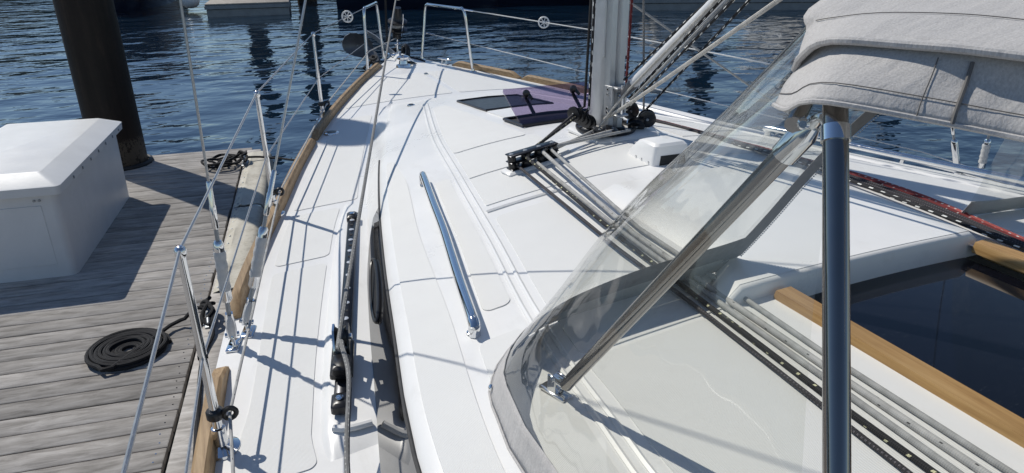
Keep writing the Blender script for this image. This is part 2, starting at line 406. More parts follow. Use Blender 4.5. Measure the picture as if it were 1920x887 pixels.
# surveyed points in the boat frame (metres)
PT = {
    'groove': [[-0.403, -2.405, 0.225], [-0.717, -3.677, 0.295], [-0.888, -4.584, 0.337], [-1.018, -5.333, 0.353], [-1.109, -5.812, 0.362], [-1.161, -6.169, 0.37], [-1.175, -6.354, 0.373], [-1.194, -6.539, 0.374]],
    'handrail': [[-1.017, -4.462, 0.344], [-1.091, -4.85, 0.355], [-1.151, -5.173, 0.363], [-1.233, -5.565, 0.373], [-1.293, -5.863, 0.382]],
    'organiser': [[-0.679, -4.702, 0.379], [-0.44, -4.672, 0.404]],
    'rope0': [[-0.651, -4.781, 0.415], [-0.729, -5.704, 0.425], [-0.735, -6.104, 0.423], [-0.762, -6.593, 0.424], [-0.773, -6.806, 0.425]],
    'rope1': [[-0.662, -4.783, 0.449], [-0.681, -5.668, 0.428], [-0.702, -6.086, 0.425], [-0.727, -6.559, 0.426], [-0.733, -6.827, 0.428]],
    'rope2': [[-0.605, -4.809, 0.422], [-0.651, -5.637, 0.43], [-0.669, -6.113, 0.428], [-0.683, -6.515, 0.429], [-0.695, -6.847, 0.43]],
    'rope3': [[-0.612, -4.796, 0.456], [-0.622, -5.62, 0.432], [-0.64, -6.098, 0.429], [-0.649, -6.48, 0.43], [-0.653, -6.868, 0.432]],
    'rope4': [[-0.559, -4.836, 0.448], [-0.586, -5.601, 0.435], [-0.594, -6.111, 0.432], [-0.609, -6.441, 0.432], [-0.612, -6.889, 0.435]],
    'hem': [[-1.394, -6.445, 0.347], [-1.395, -6.377, 0.345], [-1.381, -6.285, 0.345], [-1.358, -6.161, 0.343], [-1.3, -6.069, 0.348], [-1.227, -6.004, 0.355], [-1.158, -5.974, 0.363]],
    'foot': [[-1.231, -6.278, 0.365]],
    'diag': [[-1.223, -6.292, 0.416], [-1.145, -6.8, 1.119]],
    'vtube': [[-1.177, -6.867, 1.174], [-1.306, -7.069, 0.822]],
    'canopy_edge': [[-1.187, -6.778, 1.153], [-1.202, -6.817, 1.156], [-1.222, -6.88, 1.181], [-1.144, -6.966, 1.169], [-1.083, -7.033, 1.157]],
    'canopy_v0': [[-1.108, -6.726, 1.185], [-1.028, -6.697, 1.271], [-0.979, -6.809, 1.277], [-0.929, -6.899, 1.281]],
    'flap': [[-1.131, -6.749, 1.19], [-1.138, -6.763, 1.206], [-1.153, -6.824, 1.238], [-1.112, -6.923, 1.24], [-1.069, -7.003, 1.236]],
    'vent': [[-0.114, -4.799, 0.423], [-0.122, -5.006, 0.426], [0.04, -5.025, 0.427], [0.057, -4.836, 0.424]],
    'hatchA': [[-0.205, -2.685, 0.269], [0.102, -2.821, 0.286], [-0.223, -3.231, 0.317], [-0.109, -3.301, 0.328]],
    'hatchB': [[-0.255, -3.688, 0.354], [-0.296, -3.974, 0.376], [0.041, -4.033, 0.39]],
    'lid': [[-0.28, -3.632, 0.533], [-0.28, -3.939, 0.369]],
    'track': [[-1.324, -4.251, 0.143], [-1.66, -5.707, 0.105]],
    'car': [[-1.607, -5.54, 0.13]],
    'plinth': [[-1.305, -3.975, 0.109], [-1.395, -4.273, 0.099], [-1.527, -4.811, 0.084], [-1.64, -5.319, 0.071], [-1.721, -5.74, 0.062]],
    'panel_left': [[-1.968, -5.786, 0.019], [-1.903, -5.494, 0.026], [-1.741, -4.6, 0.045], [-1.591, -4.004, 0.062], [-1.284, -3.026, 0.097], [-0.975, -2.128, 0.132], [-0.528, -1.059, 0.178]],
    'deckplate': [[-1.13, -2.587, 0.114], [-0.506, -2.415, 0.213], [-0.005, -1.143, 0.202]],
    'pulpit_feet': [[-0.485, -0.868, 0.182], [-0.174, -0.228, 0.216], [0.183, -0.378, 0.212], [0.459, -1.133, 0.184]],
    'pulpit_tops': [[-0.469, -0.868, 0.779], [-0.203, -0.228, 0.773], [0.255, -0.378, 0.749], [0.39, -1.133, 0.757]],
    'capstan': [[-0.096, -0.702, 0.211]],
    'stbcleat': [[0.27, -0.655, 0.203]],
    'lifeS_up': [[0.39, -1.133, 0.752], [0.95, -1.791, 0.673], [1.25, -2.164, 0.624], [1.55, -2.942, 0.575], [1.74, -3.808, 0.541], [1.9, -4.513, 0.202], [2.0, -5.255, 0.122]],
    'lifeS_lo': [[0.18, -0.611, 0.501], [0.45, -1.155, 0.467], [0.75, -1.517, 0.402], [1.5, -2.471, 0.232], [1.75, -3.656, 0.208]],
    'wheelS': [[0.95, -1.791, 0.673]],
    'wheelP': [[-0.78, -1.644, 0.765]],
    'tubeS': [[1.86, -4.294, 0.104], [1.93, -4.73, 0.098], [1.98, -5.247, 0.096]],
    'chainS': [[1.92, -4.943, 0.064], [1.92, -5.137, 0.051]],
    'chainSup': [[1.75, -4.818, 0.758], [1.8, -5.181, 0.537]],
    'sheetS': [[0.3, -4.032, 1.036], [1.35, -4.067, 0.407]],
    'sheetP': [[-0.128, -0.7, 0.827], [-1.599, -5.501, 0.141]],
    'red': [[0.25, -4.164, 1.047], [0.25, -4.15, 0.505]],
    'greyv': [[0.3, -4.199, 1.048], [0.3, -4.266, 0.455]],
    'halyL': [[-0.13, -4.404, 1.079], [-0.13, -4.373, 0.563], [-0.13, -4.439, 1.081], [-0.13, -4.418, 0.558]],
    'vang': [[0.0, -4.521, 0.643], [0.0, -5.165, 1.125]],
    'vbr': [[-0.04, -4.485, 0.661], [-0.04, -4.465, 0.538]],
    'vr': [[0.02, -4.493, 0.705], [0.02, -5.091, 1.12], [-0.02, -4.612, 0.639], [-0.02, -5.212, 1.129], [-0.03, -4.684, 0.646], [-0.03, -5.293, 1.135], [-0.05, -4.37, 0.466], [-0.05, -4.705, 0.652], [-0.05, -5.545, 1.153], [0.2, -4.436, 0.53], [0.2, -5.115, 1.114]],
    'blocksL': [[-0.215, -4.42, 0.543], [-0.191, -4.42, 0.533], [-0.169, -4.42, 0.517], [-0.148, -4.42, 0.504], [-0.123, -4.42, 0.49]],
    'blocksR': [[0.2, -4.286, 0.493], [0.2, -4.447, 0.484], [0.14, -4.442, 0.459]],
    'stbropes': [[0.45, -4.144, 0.38], [0.522, -5.129, 0.428], [0.564, -5.708, 0.436], [0.471, -6.182, 0.446], [0.4, -4.195, 0.354], [0.455, -5.064, 0.432], [0.432, -5.792, 0.445], [0.388, -6.22, 0.449]],
    'garage': [[-0.538, -5.207, 0.455], [-0.711, -6.138, 0.475], [0.31, -6.18, 0.475], [-0.03, -5.153, 0.455]],
    'wood': [[-0.505, -6.122, 0.434], [-0.511, -6.857, 0.438], [-0.448, -6.106, 0.436], [-0.444, -6.813, 0.44]],
    'woodR': [[0.303, -6.19, 0.44], [0.301, -6.329, 0.44]],
    'div': [[-0.952, -5.055, 0.35], [-0.645, -5.074, 0.395], [-0.483, -5.09, 0.411]],
    'chainP': [[-1.928, -5.115, 0.029], [-1.875, -5.044, 0.032]],
    'turnP': [[-1.907, -3.799, 1.109]],
    'shrline': [[-1.86, -7.503, 1.359], [-1.92, -5.289, 0.399]],
    'anchor': [[0.146, 1.929, 0.229], [-0.398, 0.35, 0.358], [-0.19, 0.35, 0.43], [-0.001, -0.1, 0.208], [-0.169, 0.2, 0.065]],
    'furler': [[0.0, -0.279, 0.702], [0.0, -0.213, 0.468], [0.0, -0.139, 0.283]],
    'stanch': [[-2.002, -5.671, 0.019], [-1.656, -3.901, 0.06], [-1.122, -2.189, 0.12]],
    'boxlid': [[-2.838, -2.359, -0.1], [-2.57, -0.596, -0.1], [-3.196, -2.273, -0.1], [-2.918, -2.243, -0.04], [-2.695, -0.53, -0.04]],
    'boxbot': [[-2.886, -2.367, -0.72], [-3.353, -2.261, -0.72], [-2.65, -0.701, -0.72]],
}
# ------------------------------------------------------------------ water
WZ = -1.2
mb = MB(); mb.grid([[(x, y, WZ) for x in (-400, -60, 0, 60, 400)] for y in (-300, -60, 0, 60, 500)], True)
struct(mb.build('water', WATER, smooth=False))
# unseen dark hills, added to keep the bright low sky out of the water reflections
ADDED_SHORE = plain('added_dark_shore', (.035, .045, .025), .95, var=.4, vs=.12)
rows = []
for k in range(61):
    a = math.radians(-75+k*2.8); R0 = 130+12*math.sin(k*1.3)
    h = 7.5+3*math.sin(k*.9)+2*math.sin(k*2.3+1)
    rows.append([(R0*math.sin(a), R0*math.cos(a), WZ-.3), ((R0+3)*math.sin(a), (R0+3)*math.cos(a), h*.5), ((R0+9)*math.sin(a), (R0+9)*math.cos(a), h), ((R0+60)*math.sin(a), (R0+60)*math.cos(a), h+3)])
mb = MB(); mb.grid(rows); struct(mb.build('sky_block_hills', ADDED_SHORE))
# ------------------------------------------------------------------ the wooden dock
DZ = -.72; DA = -math.radians(7.85); DO = Vector((-2.306, -4.725, DZ))
dock = thing('floating_dock', 'weathered grey plank dock alongside the boat', 'dock', DO, rz=DA)
def dw(x, y, z=0): return DO+rotz(DA) @ Vector((x, y, z))
plank = None; PIT = .142
scm = MB(); scm.lathe((0, 0, 0), (0, 0, 1), [(0, .0045), (.0012, .0042)], 7)
screw0 = None
for i in range(66):
    y = 5.08-i*PIT
    if plank is None:
        mb = MB(); mb.box((-3.05, 0, -.02), (6.08, PIT-.010, .04), bev=.004)
        plank = mb.build('plank', PLANK, dock, local=True); p = plank; p.location = (0, y, 0)
    else: p = share(plank, 'plank', dock, (random.uniform(-.006, .004), y, random.uniform(-.0025, .0015)))
    if i > 18:
        for sx, sy in ((-.045, -.03), (-.05, .035)):
            if screw0 is None: screw0 = scm.build('screw', STEEL, p, local=True); q = screw0
            else: q = share(screw0, 'screw', p)
            q.location = (sx+random.uniform(-.006, .006), sy+random.uniform(-.006, .006), .0003)
mb = MB(); mb.box((.077, .6, -.022), (.14, 9.1, .044), bev=.004); mb.build('edge_board', PLANK, dock, local=True).rotation_euler = (0, 0, 0)
mb = MB(); mb.box((-3., 5.21, -.03), (6.1, .10, .05), bev=.004); mb.build('end_board', PLANK, dock, local=True)
mb = MB(); mb.box((.165, -.9, -.06), (.03, 5.0, .12), bev=.008); mb.build('rubber_strip', RUBBER, dock, local=True)
mb = MB(); mb.box((-3.0, .6, -.27), (5.9, 9.0, .38), bev=.02); mb.build('float', FARGREY, dock, local=True)
riv = MB(); riv.lathe((0, 0, 0), (0, 0, 1), [(0, .008), (.003, .007), (.005, .003)], 8); rv0 = None
for (y0, y1) in ((1.70, 3.26), (3.32, 4.98)):
    n = 14; rows = []
    for i in range(n+1):
        y = y0+(y1-y0)*i/n; wv = .004*math.sin(y*9)
        rows.append([(.028, y, .006), (.055, y, .012+wv), (.075, y, .024), (.10, y, .018+wv), (.15, y, .022+wv), (.21, y, .020), (.243, y, .006), (.262, y, -.03), (.268, y, -.16), (.262, y, -.24)])
    mb = MB(); mb.slab(rows, (-.012, 0, -.008)); pad = mb.build('cream_edge_pad', CREAM, dock, local=True)
    for k in range(11):
        q = (riv.build('rivet', GALV, pad, local=True) if rv0 is None else share(rv0, 'rivet', pad)); rv0 = rv0 or q
        q.location = (.045, y0+.06+k*.148, .010)
# galvanised dock cleat
def horn_cleat(name, parent, base, ang, s=1., mat=GALV, local=True):
    mb = MB(); R = rotz(ang)
    def T(x, y, z): return Vector(base)+R @ Vector((x, y, z))*s
    mb.tube([T(0, -.14, .062), T(0, -.10, .068), T(0, -.05, .066), T(0, 0, .064), T(0, .05, .066), T(0, .10, .068), T(0, .14, .062)], [.008*s, .012*s, .015*s, .016*s, .015*s, .012*s, .008*s], 10)
    for y in (-.045, .045): mb.tube([T(0, y, 0), T(0, y*.9, .06)], [.018*s, .012*s], 10)
    mb.box(T(0, 0, .005), (.055*s, .17*s, .012*s), R, .003)
    return mb.build(name, mat, parent, local=local)
horn_cleat('cleat', dock, (.045, 1.32, 0), .1)
horn_cleat('cleat', dock, (.02, 4.62, 0), .0)
# black steel guide pile
pile = thing('guide_pile', 'tall black steel pile standing at the end of the dock', 'pile', (-2.80, .40, WZ))
mb = MB(); mb.lathe((-2.80, .40, WZ-2), (0, 0, 1), [(0, .245), (7.0, .245), (7.53, .245)], 48); mb.build('shaft', PILE, pile)
mb = MB(); mb.lathe((-2.80, .40, WZ+5.53), (0, 0, 1), [(0, .25), (.02, .25), (.10, .22), (.16, .02)], 40); mb.build('cap', PILE, pile)
mb = MB()
for k in range(28):
    a0 = 2*math.pi*k/28
    pass
mb.tube([(-2.80+.275*math.cos(a/20*2*math.pi), .40+.275*math.sin(a/20*2*math.pi), DZ+.012) for a in range(21)], .022, 8)
mb.build('guide_ring', RUBBER, pile)
# dock box
bx = thing('dock_box', 'white fibreglass storage box with hinged lid on the dock', 'dock box', (-2.886, -2.367, DZ), rz=DA)
Wd, Ln, Hh = .86, 1.66, .60
def rect_ring(x0, x1, y0, y1, z, r=.05, n=5):
    o = []
    for cx, cy, a in ((x1-r, y0+r, -90), (x1-r, y1-r, 0), (x0+r, y1-r, 90), (x0+r, y0+r, 180)):
        for k in range(n): t = math.radians(a+90*k/(n-1)); o.append((cx+r*math.cos(t), cy+r*math.sin(t), z))
    return o
def loft(mb, rings, cap0=True, cap1=True):
    n = len(rings[0]); vs = [p for r in rings for p in r]; fs = []
    for i in range(len(rings)-1):
        for k in range(n): fs.append([i*n+k, i*n+(k+1) % n, (i+1)*n+(k+1) % n, (i+1)*n+k])
    if cap0: fs.append(list(range(n-1, -1, -1)))
    if cap1: fs.append([(len(rings)-1)*n+k for k in range(n)])
    mb.add(vs, fs)
mb = MB(); loft(mb, [rect_ring(-Wd, 0, 0, Ln, .0), rect_ring(-Wd, .0, -.0, Ln, .015), rect_ring(-Wd+.004, .006, .004, Ln+.02, Hh)]); body = mb.build('body', WHITEP, bx, local=True)
mb = MB(); mb.box((-.30, .004, .30), (.40, .012, .42), bev=.003); mb.build('front_panel', WHITEP, body, local=True)
mb = MB(); mb.box((.0, .78, .38), (.010, .62, .30), bev=.003); mb.build('side_panel', WHITEP, body, local=True)
hinge0 = MB(); hinge0.box((0, 0, 0), (.006, .012, .022), bev=.002)
mb = MB(); loft(mb, [rect_ring(-Wd-.03, .045, -.045, Ln+.085, Hh-.012, .035), rect_ring(-Wd-.03, .05, -.05, Ln+.09, Hh+.045, .035), rect_ring(-Wd-.025, .04, -.04, Ln+.08, Hh+.052, .035),
    rect_ring(-Wd+.09, -.075, .075, Ln-.045, Hh+.112, .02), rect_ring(-Wd+.096, -.081, .081, Ln-.051, Hh+.115, .02)]); lid = mb.build('lid', WHITEP, bx, local=True, angle=25)
hq = None
for k in range(7):
    hq2 = hinge0.build('rivet', GALV, lid, local=True) if hq is None else share(hq, 'rivet', lid); hq = hq or hq2
    hq2.location = (.052, .25+k*.22, Hh+.012)
latch = MB(); latch.lathe((0, 0, 0), (0, -1, 0), [(0, .009), (.005, .008)], 8)
for x in (-.10, -.13): q = latch.build('bolt', GALV, body, local=True); q.location = (x, -.003, .545)
# black mooring line: flat coil, tail to the cleat, wraps and the line to the boat
coil = thing('mooring_line', 'black mooring line in a flat spiral coil, tied off on the near dock cleat', 'rope', (-2.502, -3.60, DZ))
pts = []
c = Vector((-2.502, -3.60, DZ+.014))
for k in range(0, 16*9+1):
    a = k/16*2*math.pi; r = .032+.0195*k/16
    pts.append(c+Vector((r*math.cos(-a), r*math.sin(-a), .0)))
mb = MB(); mb.tube(pts, .0115, 7); mb.build('coil', R_BLACK, coil)
pts2 = []
for k in range(0, 16*6+1):
    a = k/16*2*math.pi+.7; r = .205-.0205*k/16
    pts2.append(c+Vector((r*math.cos(-a)+.004*math.sin(k), r*math.sin(-a), .019+.002*math.sin(k*.9))))
cl = dw(.045, 1.32)
pts2 = [cl+Vector((-.01, .02, .075)), cl+Vector((-.07, .035, .09)), cl+Vector((-.13, .0, .05)), cl+Vector((-.21, -.015, .032))]+pts2[3:]
mb = MB(); mb.tube(pts2, .0115, 7, 2); mb.build('top_coil', R_BLACK, coil)
mb = MB(); kn = [(-.02, -.10, .06), (.03, -.05, .10), (-.01, .02, .10), (-.035, .09, .07), (.0, .13, .05), (.035, .08, .075), (.0, .0, .112), (-.035, -.08, .075), (0, -.13, .05), (.035, -.07, .08), (0, .03, .12), (-.03, .08, .085), (.0, .12, .085), (.02, .05, .13)]
mb.tube([cl+Vector(k) for k in kn], .0115, 8, 6); mb.build('cleat_wraps', R_BLACK, coil)
mb = MB(); mb.tube([cl+Vector((.0, -.12, .06)), cl+Vector((.01, -.2, .02)), dw(.055, .9, .014), dw(.085, .45, .014), dw(.135, -.1, .014), dw(.15, -.6, .013), dw(.16, -1.4, .012)], .0115, 8, 6); mb.build('standing_part', R_BLACK, coil)
far = thing('spring_line', 'tangled black mooring line on the far dock cleat beside the cream pad', 'rope', dw(-.10, 4.62))
cl2 = dw(.02, 4.62); random.seed(3)
pts = []
for k in range(60):
    a = k*.62; r = .10+.07*math.sin(k*.37)
    pts.append(cl2+Vector((-.20+r*math.cos(a)*1.15, -.02+r*math.sin(a), .014+.05*abs(math.sin(k*.21))+.012*(k % 3))))
mb = MB(); mb.tube(pts, .011, 6, 4); mb.build('tangle', R_BLACK, far)
mb = MB(); mb.tube([cl2+Vector(k) for k in [(-.13, 0, .06), (-.06, .03, .09), (0, .07, .10), (.03, 0, .11), (-.03, -.07, .10), (0, -.12, .06), (.03, -.05, .09), (-.02, .06, .12), (-.05, .1, .08)]], .0115, 7, 5); mb.build('cleat_wraps', R_BLACK, far)
mb = MB(); mb.tube([cl2+Vector((.02, .03, .06)), cl2+Vector((.15, .02, .05)), cl2+Vector((.3, -.06, .04)), cl2+Vector((.62, -.45, .12)), cl2+Vector((.95, -.55, .55)), (-.36, -.47, .25)], .011, 7, 5); mb.build('line_to_bow', R_BLACK, far)
# ------------------------------------------------------------------ the sailing boat: hull, deck, coachroof and bolted fittings
boat = thing('sailboat', 'white decked sailing boat with teak toe rails moored along the dock', 'sailboat', (0, -5.5, WZ))
BY = [-.004, -.05, -.12, -.22, -.35]+[-.5-.25*i for i in range(43)]
rows = []
for y in BY:
    b = half_beam(y); zt = sheer(y)-.004; row = []
    for s, fx in ((0, 1), (.15, 1.004), (.5, .99), (.8, .955), (1, .92), (1.25, .8)):
        rk = max(0, 1+y/1.2); row.append((b*fx*(1-.25*s*rk), y-.18*s*rk, zt-s*(zt-WZ)))
    rows.append([(-p[0], p[1], p[2]) for p in row[::-1]]+row)
mb = MB(); k = len(rows[0])//2
mb.grid([r[:k] for r in rows]); mb.grid([r[k:] for r in rows]); mb.build('hull', NAVY, boat)
rows = []
for y in BY:
    b = half_beam(y); rows.append([(b*t, y, deck_z(b*t, y)) for t in [-1, -.985, -.95]+[-.9+.1*i for i in range(19)]+[.95, .985, 1]])
mb = MB(); mb.slab(rows, .03); deck = mb.build('deck', GEL, boat)
# coachroof
RY = [-2.03, -2.1, -2.2, -2.35, -2.5]+[-2.75-.25*i for i in range(23)]
rows = []
T = [-1, -.985, -.96, -.9]+[-.8+.1*i for i in range(17)]+[.9, .96, .985, 1]
for y in RY:
    w_ = roof_w(y); row = []
    fr = min(1, max(0, (-2.03-y)/.25)); fr = fr*fr*(3-2*fr)
    for t in T:
        e = (1-abs(t))*w_; dz = -.018*max(0, 1-e/.035)**2
        z = roof_z(w_*t, y)+dz; zd = deck_z(w_*t, y)-.004
        row.append((w_*t, y, zd+(z-zd)*fr))
    xs = w_+.075*fr
    rows.append([(-xs-.002, y, deck_z(xs, y)-.01), (-xs, y, deck_z(xs, y)+.012)]+row+[(xs, y, deck_z(xs, y)+.012), (xs+.002, y, deck_z(xs, y)-.01)])
mb = MB(); mb.grid(rows); roof = mb.build('coachroof', GEL, boat, angle=60)
# companionway opening cut out of the roof
bm = bmesh.new(); bm.from_mesh(roof.data); og = worigin(roof)
for pc_, pn in (((-.449, 0, 0), (1, 0, 0)), ((.301, 0, 0), (1, 0, 0)), ((0, -6.14, 0), (0, 1, 0))):
    bmesh.ops.bisect_plane(bm, geom=bm.verts[:]+bm.edges[:]+bm.faces[:], plane_co=Vector(pc_)-og, plane_no=pn)
kill = [f for f in bm.faces if -.449 < (f.calc_center_median()+og).x < .301 and (f.calc_center_median()+og).y < -6.14]
bmesh.ops.delete(bm, geom=kill, context='FACES'); bm.to_mesh(roof.data); bm.free()
# dark side windows wrap the cabin side; each long pane is one piece
def side_pt(sg, y, s, out=.006):
    w_ = roof_w(y); xs = w_+.075; z0 = deck_z(xs, y)+.016; z1 = lerp_tab(ROOF_E, y)-.022
    return (sg*(xs+(w_-xs)*s+out), y, z0+(z1-z0)*s)
for sg in (-1, 1):
    rows = []
    for i in range(31):
        y = -4.42-i*.118; g = min(1, i/5.)
        s1 = .99; s0 = .02+.55*(1-g)**2
        rows.append([side_pt(sg, y, s0+(s1-s0)*k/4) for k in range(5)])
    mb = MB(); mb.slab(rows, (-sg*.008, 0, 0)); win = mb.build('cabin_window', WINDOW, boat)
    lab(win, 'long glossy black window along the cabin side')
    mb = MB(); mb.tube([side_pt(sg, -3.62-i*.145, 1.0, .004) for i in range(31)], .0065, 6); mb.build('window_seal', RUBBER, win)
    # opening port in the pane
    pc = [(-5.12+.25*math.cos(a), .5+.20*math.sin(a)) for a in [2*math.pi*k/28 for k in range(29)]]
    mb = MB(); mb.tube([side_pt(sg, y, s, .012) for y, s in pc], .007, 8); pf = mb.build('porthole_frame', BLACK, win)
    mb = MB(); r0 = [side_pt(sg, -5.12+.225*math.cos(a), .5+.16*math.sin(a), .010) for a in [2*math.pi*k/28 for k in range(28)]]
    mb.add(r0, [list(range(28))]); mb.build('porthole_pane', DARKIN, win)
# nonskid panels moulded 3 mm proud
def panel(fl, fr_, y0, y1, zf, parent, ny=24, nx=8, dz=.003, name='nonskid_panel', mat=None, r=.03):
    rows = []
    TT = [0, .0006, .002, .005, .01, .016, .024]+[.035+.93*i/ny for i in range(ny+1)]+[.976, .984, .99, .995, .998, .9994, 1]
    for t in TT:
        y = y0+(y1-y0)*t; e = min(t, 1-t)*abs(y1-y0)
        ins = r*(1-math.sqrt(max(0, 1-(1-min(1, e/r))**2)))
        a, b = fl(y)+ins, fr_(y)-ins
        rows.append([(a+(b-a)*k/nx, y, zf(a+(b-a)*k/nx, y)+dz) for k in range(nx+1)])
    # end rows close to the ends for the rounded corners
    mb = MB(); mb.slab(rows, dz+.002); return mb.build(name, mat or NONSKID, parent)
PL = sorted([(p[1], p[0]) for p in PT['panel_left']], reverse=True)
PLT = PL[:]; PLT.append((-7.4, -1.99)); PLT.append((-9.5, -1.99))
def pl(y): return lerp_tab(PLT, y)
PLI = sorted([(p[1], p[0]) for p in PT['plinth']], reverse=True)
def plin(y): return lerp_tab(PLI, y)
def cbase(y): return -roof_w(y)-.08
def rgt(y):
    return (plin(y)-.035) if -5.80 < y < -3.93 else cbase(y)-.05
for sg in (-1, 1):
    def dd(a): return (lambda y, a=a: a(y)) if sg < 0 else None
    def mk(fl, fr_, y0, y1, zf, par, **k):
        if sg < 0: return panel(fl, fr_, y0, y1, zf, par, **k)
        return panel(lambda y: -fr_(y), lambda y: -fl(y), y0, y1, zf, par, **k)
    mk(pl, lambda y: plin(y)-.035, -4.61, -5.87, deck_z, deck)
    mk(pl, lambda y: cbase(y)-.05, -5.94, -9.2, deck_z, deck)
    mk(pl, lambda y: plin(y)-.03, -3.99, -4.54, deck_z, deck)
    mk(pl, lambda y: cbase(y)-.05, -2.3, -3.92, deck_z, deck)
    mk(pl, lambda y: -.03, -1.05, -1.98, deck_z, deck)
# foot brace lines: raised plinth under each genoa track
def plinth(sg):
    ys = [-3.96-.1*i for i in range(19)]+[-5.83, -5.865]
    rows = []
    for i, y in enumerate(ys):
        a = plin(y); b = cbase(y)+.03; e = min(1, (i)/1.5, (len(ys)-1-i)/2.); h = .028*e
        r = [(a-.012, y, deck_z(a, y)-.004), (a, y, deck_z(a, y)+h*.55), (a+.018, y, deck_z(a, y)+h)]+[(a+.018+(b-a-.018)*k/4, y, deck_z(a, y)+h) for k in range(1, 5)]
        rows.append([(sg*-p[0], p[1], p[2]) for p in r])
    mb = MB(); mb.grid(rows); o = mb.build('track_plinth', GEL, boat, angle=70)
    # moulded foot-stop at its aft end
    a = plin(-5.70); pts = [(sg*-(a+.02), -5.765, deck_z(a, -5.68)+.030), (sg*-(a+.06), -5.785, deck_z(a, -5.7)+.032), (sg*-(cbase(-5.7)-.03), -5.785, deck_z(a, -5.7)+.032)]
    mb = MB(); mb.tube(pts, .011, 8, 3); mb.build('foot_stop', GEL, o)
    return o
# genoa track with bolts, end stops and car
TA, TB = Vector(PT['track'][0]), Vector(PT['track'][1])
def mir(v, sg): return Vector((v[0]*-sg, v[1], v[2]))
for sg in (-1, 1):
    pln = plinth(sg)
    A, B = mir(TA, sg), mir(TB, sg); A.z = deck_z(A.x, A.y)+.042; B.z = deck_z(B.x, B.y)+.044; dr = (B-A).normalized(); Rm = align(dr); Lg = (B-A).length
    mb = MB(); mb.box((A+B)/2, (.042, Lg-.06, .026), Rm, .004); tr = mb.build('genoa_track', BLACKM, boat)
    lab(tr, 'black genoa track bolted to its plinth on the %s side deck' % ('port' if sg < 0 else 'starboard'))
    b0 = None; h0 = None
    nb = int(Lg/.115)
    for i in range(nb):
        p = A+dr*(.07+i*.115)+Rm @ Vector((0, 0, .0135))
        m1 = MB(); m1.lathe((0, 0, 0), (0, 0, 1), [(0, .0118), (.0015, .011), (.002, .007)], 10)
        q = m1.build('bolt_head', BOLT, tr, local=True) if b0 is None else share(b0, 'bolt_head', tr); b0 = b0 or q; q.location = p-worigin(boat); q.rotation_euler = Rm.to_euler()
        m1 = MB(); m1.lathe((0, 0, 0), (0, 0, 1), [(0, .0075), (.0006, .0075)], 10)
        q = m1.build('pin_hole', DARKIN, tr, local=True) if h0 is None else share(h0, 'pin_hole', tr); h0 = h0 or q; q.location = p+dr*.057-worigin(boat); q.rotation_euler = Rm.to_euler()
    for P_, s_ in ((A, 1), (B, -1)):
        mb = MB(); mb.box(P_+dr*.02*s_+Rm @ Vector((0, 0, .006)), (.052, .072, .040), Rm, .009); e = mb.build('end_stop', BLACK, tr)
        mb = MB(); mb.lathe(P_+dr*.02*s_+Rm @ Vector((0, 0, .029)), Rm @ Vector((0, 0, 1)), [(0, .012), (.002, .011), (.003, .006)], 12); mb.build('bolt_head', STEEL, tr)
    cc = A+dr*(Lg*.845)
    car = thing('track_car', 'black sheet lead car on the %s genoa track' % ('port' if sg < 0 else 'starboard'), 'sheet car', cc)
    mb = MB(); mb.box(cc+Rm @ Vector((0, 0, .022)), (.070, .20, .030), Rm, .008); mb.build('slider', BLACK, car)
    mb = MB(); mb.box(cc+Rm @ Vector((0, .07, .047)), (.055, .085, .035), Rm, .008); mb.build('stop_pin_housing', BLACK, car)
    for q in (-1, 1):
        mb = MB(); pr = [Rm @ Vector((q*.026, y, z)) for y, z in ((-.085, .03), (-.095, .08), (-.07, .115), (-.025, .115), (.0, .085), (.01, .03))]
        mb.slab([[cc+pr[0], cc+pr[5]], [cc+pr[1], cc+pr[4]], [cc+pr[2], cc+pr[3]]], Rm @ Vector((-q*.007, 0, 0))); mb.build('cheek', BLACK if q < 0 else STEEL, car)
    mb = MB(); mb.lathe(cc+Rm @ Vector((-.018, -.045, .078)), Rm @ Vector((1, 0, 0)), [(0, .036), (.008, .030), (.018, .026), (.028, .030), (.036, .036)], 20); mb.build('sheave', BLACK, car)
    mb = MB(); mb.lathe(cc+Rm @ Vector((-.034, -.045, .078)), Rm @ Vector((1, 0, 0)), [(0, .010), (.068, .010)], 12); mb.build('axle', STEEL, car)
